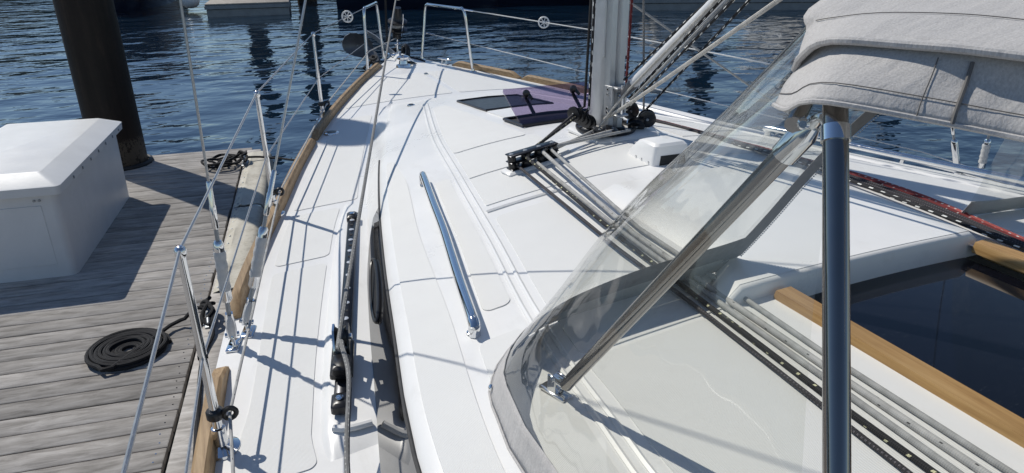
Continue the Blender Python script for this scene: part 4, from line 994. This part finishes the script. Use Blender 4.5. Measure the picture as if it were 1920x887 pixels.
a, b = [Vector(p) for p in PT['sheetS']]; rope('pole_line', 'pale line slanting down from the mast to the starboard deck edge', [a+(a-b)*.16, a, b, b+(b-a)*.40], .0065, R_GREY, 1)
# starboard lines led aft
q = [Vector(p) for p in PT['stbropes']]
def lifted(p): return Vector((p.x, p.y, max(p.z, roof_z(p.x, p.y)+.012)))
rope('control_line', 'red and white line led aft on the starboard coachroof', [B2[1], q[0]]+[lifted(p) for p in q[1:4]]+[lifted(q[3]+(q[3]-q[2])*1.3)], .0072, R_REDW, 5, 8, GRP)
rope('control_line', 'black white-flecked line led aft on the starboard coachroof', [B2[2], q[4]]+[lifted(p) for p in q[5:8]]+[lifted(q[7]+(q[7]-q[6])*1.3)], .0072, R_BW, 5, 8, GRP)
for k in range(3):
    rope('control_line', ['dark maroon line beside the red one on the starboard coachroof', 'charcoal line between red and black on the starboard coachroof', 'charcoal line close beside the black flecked one on the starboard coachroof'][k],
         [B2[1]+Vector((0, 0, -.02))]+[lifted(q[i].lerp(q[i+4], .22+.24*k)) for i in range(0, 4)]+[lifted(q[3].lerp(q[7], .22+.24*k)+(q[3]-q[2])*1.3)], .0068, [R_RED, R_DK, R_DK][k], 5, 8, GRP)
# sheets
s0, s1 = Vector(PT['sheetP'][0]), Vector(PT['sheetP'][1])
carP = mir(TA, -1).lerp(mir(TB, -1), .845); carP.z = deck_z(carP.x, carP.y)+.042+.118
rope('jib_sheet', 'grey jib sheet from the bow through the port car along the side deck', [ext(carP, s0, 1.05), s0, carP.lerp(s0, .5), carP.lerp(s0, .03), carP+Vector((-.003, -.05, .0)), carP+Vector((-.02, -.25, -.005)), (-1.71, -6.1, .13), (-1.80, -6.9, .15), (-1.83, -8.2, .2)], .0078, R_SHEET, 6)
carS = Vector((-carP.x, carP.y, carP.z))
carS_rope = [carS+Vector((-.01, .06, -.01)), carS, carS+Vector((.02, -.25, 0)), (1.75, -6.6, .13), (1.8, -8.2, .18)]
rope('jib_sheet', 'grey jib sheet leaving the starboard car along the side deck', carS_rope, .0078, R_SHEET, 5)
# furling line through the stanchion leads
rope('furling_line', 'thin grey furling line led through clamps on the port stanchions', [(-.02, -.2, .42), (-.45, -.85, .40), ST[2][3], ST[1][3], ST[0][3]+Vector((0, 0, 0)), Vector((-1.97, -6.2, .12)), ST4[3]], .0048, R_GREYF, 1)
# --- shrouds with taped turnbuckles
def shroud(base, top, label, rw=.0042, taped=True, long_=1.):
    base = Vector(base)+Vector((0, 0, .05)); top = Vector(top); d_ = (top-base).normalized()
    t = thing('shroud', label, 'shroud', base, 'shrouds at the deck edge')
    P_ = lambda s: base+d_*s*long_
    mb = MB(); mb.tube([P_(.53), top], rw, 6); mb.build('wire', WIRE, t)
    mb = MB(); mb.tube([P_(.40), P_(.405), P_(.48), P_(.485), P_(.56), P_(.565)], [.0085, .0105, .0105, .009, .0085, .006], 10); mb.build('swage_terminal', STEEL, t)
    mb = MB(); mb.tube([P_(.355), P_(.40)], .007, 8); mb.build('upper_stud', GALV, t)
    mb = MB(); mb.tube([P_(.13), P_(.14), P_(.20), P_(.33), P_(.35), P_(.358)], [.013, .0185, .0175, .0175, .0165, .011], 12); mb.build('turnbuckle_body', STEEL, t)
    if taped:
        mb = MB(); pp = []; rr = []
        for k in range(13): pp.append(P_(.175+.145*k/12)); rr.append(.0192+.0014*math.sin(k*1.9))
        mb.tube(pp, rr, 14); mb.build('tape_wrap', TAPE, t)
    mb = MB(); mb.tube([P_(.07), P_(.135)], .008, 8); mb.build('lower_stud', GALV, t)
    mb = MB()
    side = d_.cross(Vector((0, 1, 0))).normalized()
    for s in (-1, 1): mb.slab([[P_(-.01)+side*s*.016+Vector((0, -.014, 0)), P_(-.01)+side*s*.016+Vector((0, .014, 0))], [P_(.085)+side*s*.012+Vector((0, -.012, 0)), P_(.085)+side*s*.012+Vector((0, .012, 0))]], side*-s*.006)
    mb.lathe(P_(.0)-side*.024, side, [(0, .009), (.048, .009)], 10); tg = mb.build('toggle', STEEL, t)
    if taped:
        mb = MB(); mb.tube([P_(-.012), P_(.0), P_(.03), P_(.06), P_(.078)], [.014, .021, .022, .019, .013], 12, 1, .8); mb.build('tape_wrap', TAPE, tg)
    return t
c0, c1 = PT['chainP']
shroud(c0, (-1.75, -5.1, 6.3), 'outer port cap shroud with white taped turnbuckle, nearest the dock')
shroud(c1, (-.06, -4.40, 5.55), 'inner port shroud with white taped turnbuckle, leaning to the mast')
shroud((-c0[0], c0[1], c0[2]), (1.75, -5.1, 6.3), 'starboard shroud farthest right under the grey canopy', long_=.72)
shroud((-c1[0], c1[1], c1[2]), (.06, -4.40, 5.55), 'starboard shroud left of its twin, rising under the grey canopy', taped=False, long_=.72)
cs = Vector((-c0[0], c0[1], c0[2]+.05)); random.seed(5)
hk = [cs+Vector((-.03+.018*math.sin(k*1.9), .02*math.cos(k*1.7), .42+.045*math.sin(k*1.25))) for k in range(22)]
rope('flag_line', 'small hank of pale cord hung on the starboard shroud', [cs+Vector((-.02, 0, .62))]+hk+[cs+Vector((-.015, 0, .30))], .003, R_CREAM, 4, 5)
# forestay with furler
fb = Vector((0, -.10, .20)); fd = Vector((0, -4.2, 14.2))-fb; fd.normalize()
fu = thing('headsail_furler', 'black furling drum on the forestay at the bow', 'furler', fb)
def fp(z): return fb+fd*((z-fb.z)/fd.z)
mb = MB(); mb.tube([fp(.20), fp(.29)], .013, 10, 1, .5); mb.tube([fp(.28), fp(.40)], .011, 8); mb.build('toggle', STEEL, fu)
mb = MB(); mb.lathe(fp(.35)-Vector((.028, 0, 0)), (1, 0, 0), [(0, .012), (.056, .012)], 8); mb.build('clevis_pin', STEEL, fu)
mb = MB(); mb.lathe(fp(.42), fd, [(0, .05), (.05, .052), (.055, .045), (.07, .06), (.08, .098), (.09, .098), (.095, .052), (.155, .052), (.16, .098), (.175, .098), (.185, .06), (.22, .04), (.31, .036)], 26); mb.build('drum', BLACK, fu)
mb = MB(); pts = []
for k in range(12*7+1): a = k/12*2*math.pi; pts.append(fp(.518+.055*k/(12*7))+Vector((math.cos(a), math.sin(a), 0))*.062)
mb.tube(pts, .0052, 6); mb.build('wound_line', R_GREY, fu)
mb = MB(); mb.tube([fp(.66)+Vector((.03, -.095, 0)), fp(.6)+Vector((.03, -.10, 0)), fp(.44)+Vector((.02, -.075, 0))], .005, 6); mb.build('line_guard', STEEL, fu)
sail = MB(); sail.tube([fp(.80), fp(.84), fp(1.4), fp(3), fp(7), fp(13.6)], [.028, .048, .055, .065, .06, .03], 14); tag(sail.build('furled_headsail', plain('sailcloth', (.68, .67, .64), .8, var=.05, bs=.4, bscale=25)), 'pale rolled headsail above the black drum at the bow', 'sail')
rope('bow_line', 'pair of thin black lines hanging inside the port pulpit', [(-.105, -.10, .36), (-.084, -.10, .784), (-.07, -.12, 1.3), (-.065, -.10, 1.3), (-.070, -.09, .784), (-.090, -.09, .36)], .005, R_BLACK, 1)
# anchor hanging at the bow roller
an = thing('anchor', 'grey spade anchor cocked up at the port side of the bow', 'anchor', (-.15, .2, .25))
bl = [(-.40, .436), (-.455, .41), (-.493, .353), (-.492, .30), (-.475, .258), (-.42, .215), (-.367, .195), (-.29, .172), (-.225, .168), (-.18, .20), (-.157, .265), (-.17, .33), (-.206, .369), (-.26, .40), (-.33, .435)]
cx, cz = -.32, .30; rows = []
for s in (.02, .35, .7, 1.):
    rows.append([(cx+(x-cx)*s, .34-.06*s*s+.10*(x-cx)*s, cz+(z-cz)*s) for x, z in bl+bl[:1]])
AN = plain('anchor_grey', (.16, .165, .175), .42, .5, var=.2, vs=12)
mb = MB(); mb.slab(rows, (0, .012, 0)); mb.build('blade', AN, an)
mb = MB(); A_, B_ = Vector((-.215, .27, .449)), Vector((-.02, -.13, .225)); Rm = align(B_-A_); mid_ = (A_+B_)/2
mb.slab([[A_+Vector((-.02, 0, .012)), A_+Vector((.0, 0, -.03))], [A_.lerp(B_, .3)+Vector((0, 0, .028)), A_.lerp(B_, .3)+Vector((0, 0, -.022))], [B_+Vector((0, 0, .022)), B_+Vector((0, 0, -.022))]], (.016, .008, 0)); mb.build('shank', GALV, an)
mb = MB(); mb.slab([[Vector((-.27, .27, .27)), Vector((-.23, .25, .31))], [Vector((-.215, .16, .20)), Vector((-.16, .14, .235))], [Vector((-.185, .09, .155)), Vector((-.155, .085, .165))]], (.02, .0, -.02)); mb.build('fluke_arm', AN, an)
mb = MB(); mb.tube([B_+Vector((0, 0, .0)), (-.01, -.25, .26), (-.04, -.36, .30), (-.07, -.5, .27), (-.09, -.62, .26)], .010, 7, 4); mb.build('chain', GALV, an)
rope('bow_rope', 'short black rope made fast on the port bow cleat', [(-.36, -.47, .25), (-.33, -.40, .285), (-.30, -.46, .285), (-.34, -.54, .27), (-.36, -.42, .27), (-.29, -.36, .27), (-.40, -.55, .245), (-.47, -.62, .21)], .013, R_BLACK, 4)
rope('bow_rope', 'thin black cord lying on the foredeck by the starboard pulpit foot', [(.075, -.22, .235), (.11, -.28, .225), (.15, -.40, .222), (.17, -.52, .218)], .008, R_BLACK, 4)
# ------------------------------------------------------------------ sprayhood: clear wrap-round vinyl, grey canvas roof, stainless bows
hood = thing('sprayhood', 'grey canvas sprayhood with clear vinyl front and stainless frame', 'sprayhood', (-1.0, -6.6, .37))
def rz_(x, y):
    z = roof_z(x, y)
    return z
half = [(-1.395, -6.377), (-1.381, -6.285), (-1.358, -6.161), (-1.30, -6.069), (-1.227, -6.004), (-1.158, -5.978), (-1.06, -5.962), (-.85, -5.968), (-.6, -5.975), (-.3, -5.975), (0, -5.975)]
side_b = [(-1.43, -7.22), (-1.415, -6.9), (-1.40, -6.6), (-1.395, -6.445)]
CE = [Vector(p) for p in PT['canopy_edge']]
VT = [Vector(p) for p in PT['vtube']]
arc = [Vector(p) for p in ((-1.187, -6.778, 1.153), (-1.108, -6.726, 1.190), (-1.028, -6.697, 1.268), (-.8, -6.62, 1.365), (-.4, -6.55, 1.435), (0, -6.52, 1.455))]
def resample(P, n):
    P = [Vector(p) for p in P]; ls = [0]
    for a, b in zip(P, P[1:]): ls.append(ls[-1]+(b-a).length)
    out = []
    for k in range(n+1):
        s = ls[-1]*k/n; i = 0
        while i < len(P)-2 and ls[i+1] < s: i += 1
        t = (s-ls[i])/max(1e-9, ls[i+1]-ls[i]); out.append(P[i].lerp(P[i+1], t))
    return out
bcorner = 3
base_side = catmull([Vector((x, y, rz_(x, y)+.004)) for x, y in side_b+half[:bcorner+1]], 6)
base_front = catmull([Vector((x, y, rz_(x, y)+.004+(.05*max(0, 1-abs(x)/.6) if abs(x) < .6 else 0))) for x, y in half[bcorner:]], 6)
top_side = catmull([VT[0]+Vector((0, -.01, -.02)), VT[0]+Vector((-.005, .03, -.02)), arc[0]], 6)
top_front = catmull(arc, 6)
NS, NF = 22, 40
bs, bf, ts, tf = resample(base_side, NS), resample(base_front, NF), resample(top_side, NS), resample(top_front, NF)
Bc = bs+bf[1:]; Tc = ts+tf[1:]
# smooth the correspondence near the corner
full_b = Bc+[Vector((-p.x, p.y, p.z)) for p in Bc[-2::-1]]; full_t = Tc+[Vector((-p.x, p.y, p.z)) for p in Tc[-2::-1]]
def shell(i, s, off=0):
    a, b = full_b[i], full_t[i]; p = a.lerp(b, s); n = len(full_b)
    t = (full_b[min(i+1, n-1)]-full_b[max(i-1, 0)]).lerp(full_t[min(i+1, n-1)]-full_t[max(i-1, 0)], s); nn = t.cross(b-a).normalized()
    return p-nn*(-(.035*math.sin(math.pi*s))-off+.0)
sgn = 1 if shell(10, .5, .05).x < shell(10, .5, 0).x else -1
def shellp(i, s, off=0):
    a, b = full_b[i], full_t[i]; p = a.lerp(b, s); n = len(full_b)
    t = (full_b[min(i+1, n-1)]-full_b[max(i-1, 0)]).lerp(full_t[min(i+1, n-1)]-full_t[max(i-1, 0)], s); nn = (t.cross(b-a)).normalized()*sgn
    if t.cross(b-a).length < 1e-9: nn = Vector((-1, 0, 0))
    return p+nn*(.030*math.sin(math.pi*s)+.006*math.sin(s*9+i*.35)*math.sin(math.pi*s)+off)
NN = len(full_b); NV = 16
ZI0, ZI1 = NS+24.5, NS+37.   # the centre panel is unzipped and rolled away right of this line
def shf(i, s, off=0):
    ia = int(min(NN-2, math.floor(i))); return shellp(ia, s, off).lerp(shellp(ia+1, s, off), i-ia)
def zi(s): return ZI0+(ZI1-ZI0)*s
mb = MB(); mb.grid([[shf(zi(s/NV)*k/60, s/NV) for s in range(NV+1)] for k in range(61)]); vin = mb.build('vinyl_window', VINYL, hood, angle=180)
lab(vin, 'clear vinyl window wrapping round the port corner')
mb = MB(); mb.grid([[Vector((-p.x, p.y, p.z)) for p in [shf(zi(s/NV)*k/60, s/NV) for s in range(NV+1)]] for k in range(61)]); vin2 = mb.build('vinyl_window', VINYL, hood, angle=180)
lab(vin2, 'clear vinyl window on the starboard side')
# grey canvas hem along the foot, with snaps
mb = MB(); mb.slab([[shellp(i, s, .003)+Vector((0, 0, .001)) for s in [q*(1 if i > NS+7 else 1.75-.75*max(0, (i-NS))/7) for q in (0, .02, .045, .062)]] for i in range(NS+26)], (.0025, -.002, .0)); hem = mb.build('canvas_hem', FABRIC, hood, angle=180)
mb = MB(); mb.slab([[(lambda p: Vector((-p.x, p.y, p.z)))(shellp(i, s, .003)+Vector((0, 0, .001))) for s in (0, .02, .045, .062)] for i in range(NS+26)], (-.0025, -.002, .0)); mb.build('canvas_hem', FABRIC, hood, angle=180)
mb = MB(); mb.tube([shellp(i, .0, .004) for i in range(NS+26)], .0035, 6); mb.build('hem_piping', FABRIC, hem)
for i in (6, 20, 30, 46):
    p = shellp(i, .025, .007); nn = (shellp(i, .025, .02)-p).normalized(); mb = MB(); mb.lathe(p, nn, [(0, .0085), (.003, .008), (.006, .004)], 12); mb.build('snap', STEEL, hem)
# front canvas strip that the centre panel zips to
def strip(i0, i1, s0, s1, w_, off=-.004, n=18):
    rows = []
    for k in range(n+1):
        t = k/n; i = i0+(i1-i0)*t; s = s0+(s1-s0)*t; ia = int(min(NN-2, math.floor(i))); fr_ = i-ia
        p = shellp(ia, s, off).lerp(shellp(ia+1, s, off), fr_); q = shellp(min(NN-2, ia+w_[0]), min(1, s+w_[1]), off).lerp(shellp(min(NN-1, ia+1+w_[0]), min(1, s+w_[1]), off), fr_)
        rows.append([p, p.lerp(q, .5), q])
    mb = MB(); mb.slab(rows, (0, -.002, .001)); return mb
STRIPM = plain('shaded_canvas', (.20, .20, .20), .85, var=.15, vs=60)  # canvas strip in a darker grey, coloured as fabric in shadow
zs = strip(NS+23, NS+35.5, .05, 1.0, (2, 0)).build('zip_strip', STRIPM, hood)
strip(NS+2, NS+24, .062, .062, (0, .07), -.004, 22).build('zip_strip', STRIPM, hood)  # band along the foot, its shade put into the dark grey
mb = MB(); t0 = None
tooth = MB(); tooth.box((0, 0, 0), (.004, .004, .003))
for k in range(170):
    t = k/169; i = NS+25.1+13*t; s = .05+.95*t; ia = int(min(NN-2, i)); p = shellp(ia, s, -.006).lerp(shellp(ia+1, s, -.006), i-ia); mb.box(p, (.005, .003, .003), rotz(.4))
z_ = mb.build('zip_teeth', GALV, zs, smooth=False); z_['kind'] = 'stuff'
# stainless frame
TUBE = plain('satin_steel_tube', (.27, .255, .24), .14, 1, var=.05, vs=12, rv=.4)
v0_, v1_ = VT; vd_ = (v1_-v0_); foot = v0_+vd_*2.12
mb = MB(); mb.tube([v0_-vd_*.03, v0_, v1_, foot], .0145, 24); tb = mb.build('frame_tube', TUBE, hood); lab(tb, 'thick upright stainless tube in front of the companionway')
mb = MB(); sl_ = v0_+vd_*.075; mb.tube([sl_, sl_+vd_*.045], .0168, 22); mb.build('collar', STEEL, tb)
dg = [Vector(p) for p in PT['diag']]
mb = MB(); mb.tube([dg[0], dg[1]], .0150, 24); dt = mb.build('frame_tube', TUBE, hood); lab(dt, 'slanting stainless tube behind the clear vinyl')
dd_ = (dg[1]-dg[0]).normalized()
mb = MB(); mb.tube([dg[1]-dd_*.05, dg[1]-dd_*.005, dg[1]+dd_*.012], [.0185, .0185, .012], 22); mb.build('tube_end', STEEL, dt)
mb = MB(); a = dg[1]+dd_*.005; b = v0_+vd_*.07; mb.tube([a, a.lerp(b, .5)+Vector((0, 0, .012)), b], .011, 12, 4, .6); mb.build('jaw_bracket', STEEL, dt)
mb = MB(); mb.lathe(a+Vector((-.012, -.004, .012)), (-.8, -.6, 0), [(0, .008), (.02, .008), (.023, .005)], 10); mb.build('pivot_bolt', STEEL, dt)
ft = Vector(PT['foot'][0])
mb = MB(); mb.box(ft+Vector((.004, .03, .006)), (.034, .085, .012), rotz(.3), .004); mb.build('deck_hinge', STEEL, dt)
mb = MB()
for s in (-.012, .012): mb.box(ft+Vector((.004+s, .028, .030)), (.005, .026, .05), rotz(.3), .002)
mb.lathe(ft+Vector((-.014, .024, .045)), (1, .3, 0), [(0, .006), (.036, .006)], 8)
mb.tube([ft+Vector((.004, .028, .045)), dg[0], dg[0]+dd_*.03], .0125, 12); mb.build('hinge_jaw', STEEL, dt)
# far-side legs and the bows that carry the canvas
m_ = lambda v: Vector((-v.x, v.y, v.z))
mb = MB(); mb.tube([m_(v0_), m_(v1_), m_(foot)], .0145, 16); mb.build('frame_tube', TUBE, hood)
mb = MB(); mb.tube([m_(dg[0]), m_(dg[1])], .015, 16); mb.build('frame_tube', TUBE, hood)
# canopy roof: cross sections from the forward bow aft
FL = [Vector(p) for p in PT['flap']]; V0 = [Vector(p) for p in PT['canopy_v0']]
SH = [V0[1]+Vector((.0, .02, .0)), V0[1]+Vector((.01, -.01, .004)), V0[1].lerp(V0[2], .5), V0[2], V0[3], Vector((-.90, -7.10, 1.283)), Vector((-.88, -7.4, 1.285))]
LF = [FL[0], FL[1], FL[2], FL[3], FL[4], Vector((-1.00, -7.16, 1.232)), Vector((-.97, -7.45, 1.23))]
lf = resample(catmull(LF, 6), 40); sh = resample(catmull(SH, 6), 40)
rows = []
for k in range(41):
    a, b = lf[k], sh[k]; t = k/40; ym = -6.50-.95*t
    c_ = Vector((-.62, b.y+(.10 if t < .1 else .08), 1.385+.0*t)); e_ = Vector((-.28, ym+.02, 1.44)); f_ = Vector((0, ym, 1.452))
    cs_ = catmull([a, a.lerp(b, .5)+Vector((-.002, 0, .003)), b, c_, e_, f_], 5)
    cs_ = [p+Vector((0, 0, 1))*.0015*math.sin(p.y*40+p.x*25)+Vector((-1, 0, 0))*.003*math.sin(p.y*23+p.z*30) for p in cs_]
    rows.append(cs_+[Vector((-p.x, p.y, p.z)) for p in cs_[-2::-1]])
mb = MB(); mb.slab(rows, (0, 0, -.003)); can = mb.build('canopy', FABRIC, hood, angle=180)
mb = MB(); mb.tube([r[0] for r in rows], .0052, 8); mb.build('piping', FABRIC, can)
# stitched seam lines
STITCH = plain('grey_thread', (.13, .125, .12), .9)
for off in (6,):
    mb = MB(); mb.tube([r[off]+Vector((-.0015, -.001, .0015)) for r in rows[1:]], .0006, 4); mb.build('stitching', STITCH, can)
# valance below the overhanging canopy edge
CE2 = resample(catmull([CE[0], CE[1], CE[2], CE[3], CE[4], Vector((-1.02, -7.20, 1.15)), Vector((-1.0, -7.5, 1.15))], 6), 44)
inn = resample(catmull([FL[0]+Vector((.015, .01, .005)), FL[1]+Vector((.02, .012, .0)), FL[2]+Vector((.030, .012, .004)), FL[3]+Vector((.024, .014, .006)), FL[4]+Vector((.022, .012, .006)), Vector((-.98, -7.15, 1.235)), Vector((-.95, -7.44, 1.235))], 6), 44)
rows = []
for k in range(45):
    a, b = inn[k], CE2[k]; r = []
    for j in range(13):
        s = j/12; p = a.lerp(b, s); bulge = .002*math.sin(math.pi*s*s)+.0018*math.sin(k*.55+s*4)*math.sin(math.pi*s)+.003*math.sin(k*.2-s*9)
        r.append(p+Vector((-.82, -.42, .25))*bulge)
    rows.append(r)
mb = MB(); mb.slab(rows, (.003, .001, 0)); val = mb.build('valance', FABRIC, hood, angle=180)
mb = MB(); mb.tube([r[-1] for r in rows], .0032, 6); mb.build('piping', FABRIC, val)
mb = MB(); mb.tube([r[9]+Vector((-.0012, -.001, .001)) for r in rows], .0006, 4); mb.build('stitching', STITCH, val)
mb = MB(); mb.tube([p+Vector((-.0015, -.001, .001)) for p in rows[14][3:]], .0024, 6); mb.build('seam', STITCH, val)
mb = MB(); mb.tube([p+Vector((-.0012, -.0015, .001)) for p in rows[12][3:]], .0007, 4); mb.build('stitching', STITCH, val)
# forward bow under the canvas, aft grab bow
mb = MB(); mb.tube([p+Vector((.02, -.02, -.025)) for p in tf]+[Vector((-p.x-.02, p.y-.02, p.z-.025)) for p in tf[-2::-1]], .0125, 10); mb.build('bow_tube', TUBE, hood)
# dark starboard corner of the hood: canvas edge with cord
mb = MB(); e0, e1 = Vector((.62, -6.02, .455)), Vector((1.02, -6.36, .86))
mb.tube([m_(shellp(NS-4, 0)), m_(shellp(NS-4, .5)), m_(shellp(NS-4, 1))], .006, 8, 4); mb.build('edge_cord', R_GREYF, hood)
# ------------------------------------------------------------------ across the basin: docks, piles, moored boats
def far_boat(label, cx, cy, ang, Lb, beam, free, hullm, cabin=None, mast_h=0, stripe=None):
    t = thing('moored_boat', label, 'boat', (cx, cy, WZ), 'boats moored across the basin', ang)
    st = [(-.5, .80, .0), (-.4, .92, 0), (-.2, 1., .0), (0, 1., .03), (.2, .86, .10), (.35, .58, .18), (.45, .26, .25), (.5, .03, .30)]
    rows = []
    for f, w_, s in st:
        b = beam/2*w_; top = free*(1+s); xk = f*Lb
        rows.append([(xk-.12*Lb*max(0, f-.3)*2, -b*.75, -.3), (xk-.06*Lb*max(0, f-.3)*2, -b*.92, .25), (xk, -b, top), (xk, -b*.97, top+.06), (xk, 0, top+.10), (xk, b*.97, top+.06), (xk, b, top), (xk-.06*Lb*max(0, f-.3)*2, b*.92, .25), (xk-.12*Lb*max(0, f-.3)*2, b*.75, -.3)])
    mb = MB(); mb.grid([r[:3] for r in rows]); mb.grid([r[6:] for r in rows]); mb.add(rows[0], [list(range(9))]); mb.build('hull', hullm, t, local=True)
    mb = MB(); mb.grid([r[2:7] for r in rows]); mb.build('deck', FARWHITE, t, local=True)
    if stripe:
        for sl in (slice(0, 3), slice(6, 9)):
            mb = MB(); rr = [[Vector(r[sl][0 if sl.start == 0 else 2]).lerp(Vector(r[sl][1]), .9)*1.0, ] for r in rows]
    if cabin:
        x0, x1, h, m = cabin; w_ = beam*.34; z0 = free
        mb = MB(); loft(mb, [[(x0*Lb, -w_, z0), (x1*Lb, -w_*.8, z0+.1), (x1*Lb, w_*.8, z0+.1), (x0*Lb, w_, z0)], [(x0*Lb+.2, -w_*.9, z0+h), (x1*Lb-.5*h, -w_*.7, z0+h), (x1*Lb-.5*h, w_*.7, z0+h), (x0*Lb+.2, w_*.9, z0+h)]]); mb.build('cabin', m, t, smooth=False, local=True)
        n = 4
        for sg in (-1, 1):
            for k in range(n):
                xa = x0*Lb+.5+(x1-x0)*Lb*.72*k/n; xb = xa+(x1-x0)*Lb*.72/n*.8
                mb = MB(); mb.slab([[(xa, sg*(w_*.965), z0+h*.45), (xb, sg*(w_*.93), z0+h*.45)], [(xa, sg*w_*.925, z0+h*.85), (xb, sg*w_*.885, z0+h*.85)]], (0, sg*.03, 0)); mb.build('window', FARGLASS, t, smooth=False, local=True)
    if mast_h:
        mb = MB(); mb.tube([(.08*Lb, 0, free), (.08*Lb, 0, free+mast_h)], .09, 8); mb.build('mast', FARWHITE, t, local=True)
        mb = MB(); mb.tube([(.06*Lb, 0, free+1.4), (-.35*Lb, 0, free+1.45)], .16, 8); mb.build('boom', FARGREY, t, local=True)
    return t
def far_dock(label, a, b, wd, top=-.74):
    a = Vector((a[0], a[1], 0)); b = Vector((b[0], b[1], 0)); d_ = b-a; ang = math.atan2(d_.y, d_.x); Ld = d_.length
    t = thing('distant_dock', label, 'dock', (a.x, a.y, WZ), 'docks across the basin', ang); h = top-WZ
    mb = MB(); mb.box((Ld/2, 0, h-.03), (Ld, wd, .06), None, .01); mb.build('deck_boards', FARWOOD, t, local=True)
    mb = MB(); mb.box((Ld/2, 0, h-.13), (Ld+.02, wd+.04, .13), None, .01); mb.build('rim_board', FARGREY, t, local=True)
    mb = MB(); mb.box((Ld/2, 0, h-.42), (Ld-.1, wd-.06, .44), None, .02); mb.build('float', FARGREY, t, local=True)
    return t
def far_pile(label, x, y, h, r=.3):
    o = MB(); o.lathe((x, y, WZ-1), (0, 0, 1), [(0, r), (1+h, r), (1+h+.25, r*.3)], 20); q = o.build('distant_pile', PILE); tag(q, label, 'pile', 'black piles across the basin')
far_dock('wide finger dock end straight across the water', (-.10, 20.9), (2.2, 40), 2.9)
far_dock('long dark dock at the top right behind the rigging', (12.4, 17.2), (30, 8.8), 2.2)
far_dock('dock between the finger dock and the pulpit hoops', (4.3, 24.0), (8.5, 22.6), 1.6)
for i, (x, y, h) in enumerate(((.62, 28., 4.0), (2.75, 26.2, 4.2), (5.0, 23.3, 4.6), (13.6, 17.9, 3.6), (16.8, 16.4, 3.8), (20.4, 14.8, 3.6), (24, 13, 3.8))):
    far_pile(['black pile reflected in the water left of the forward stanchion', 'black pile reflected behind the forward stanchion', 'black pile reflected beside the starboard pulpit', 'black pile on the right dock nearest the mast', 'second black pile on the right dock from the mast', 'third black pile on the right dock from the mast', 'farthest right black pile on the right dock'][i], x, y, h+1.2, .42)
far_boat('dark blue boat at the top left beside the pile', -4.4, 30.0, math.radians(-95), 12, 4.2, 1.7, NAVY, (-.3, .2, 1.4, TAN))
far_boat('dark hulled boat behind the starboard pulpit', 6.9, 21.8, math.radians(-18), 7.0, 2.6, 1.15, NAVY, (-.35, .15, .8, FARWHITE), 10)
far_boat('dark hulled boat just left of the mast top', 12.6, 20.6, math.radians(-22), 8.0, 2.8, 1.2, NAVY, (-.3, .2, .9, FARWHITE), 11)
far_boat('white sailing boat beyond the right dock, nearest the mast', 17.5, 20.5, math.radians(70), 10, 3.2, 1.3, FARWHITE, (-.3, .2, .7, FARWHITE), 13)
far_boat('white motor boat beyond the right dock', 22.5, 18.0, math.radians(68), 10, 3.4, 1.5, FARWHITE, (-.3, .3, 1.6, FARWHITE))
far_boat('white sailing boat beyond the right dock, farthest right', 27, 15.5, math.radians(66), 10, 3.2, 1.3, FARWHITE, (-.3, .2, .7, FARWHITE), 13)
far_boat('white cruiser far off behind the bow', 9.5, 33, math.radians(-80), 12, 4.0, 1.8, FARWHITE, (-.3, .25, 2.0, FARWHITE))
far_boat('white sailing boat far off behind the pulpit', 14.5, 30, math.radians(-75), 11, 3.4, 1.4, FARWHITE, (-.3, .2, .8, FARWHITE), 14)
fd_ = MB(); fd_.lathe((-2.0, 24.4, -1.12), (0, 0, 1), [(0, .05), (.03, .18), (.12, .30), (.26, .36), (.42, .33), (.55, .22), (.62, .08), (.68, .05)], 20); tag(fd_.build('ball_fender', FARWHITE), 'white ball fender beside the far finger dock', 'fender')
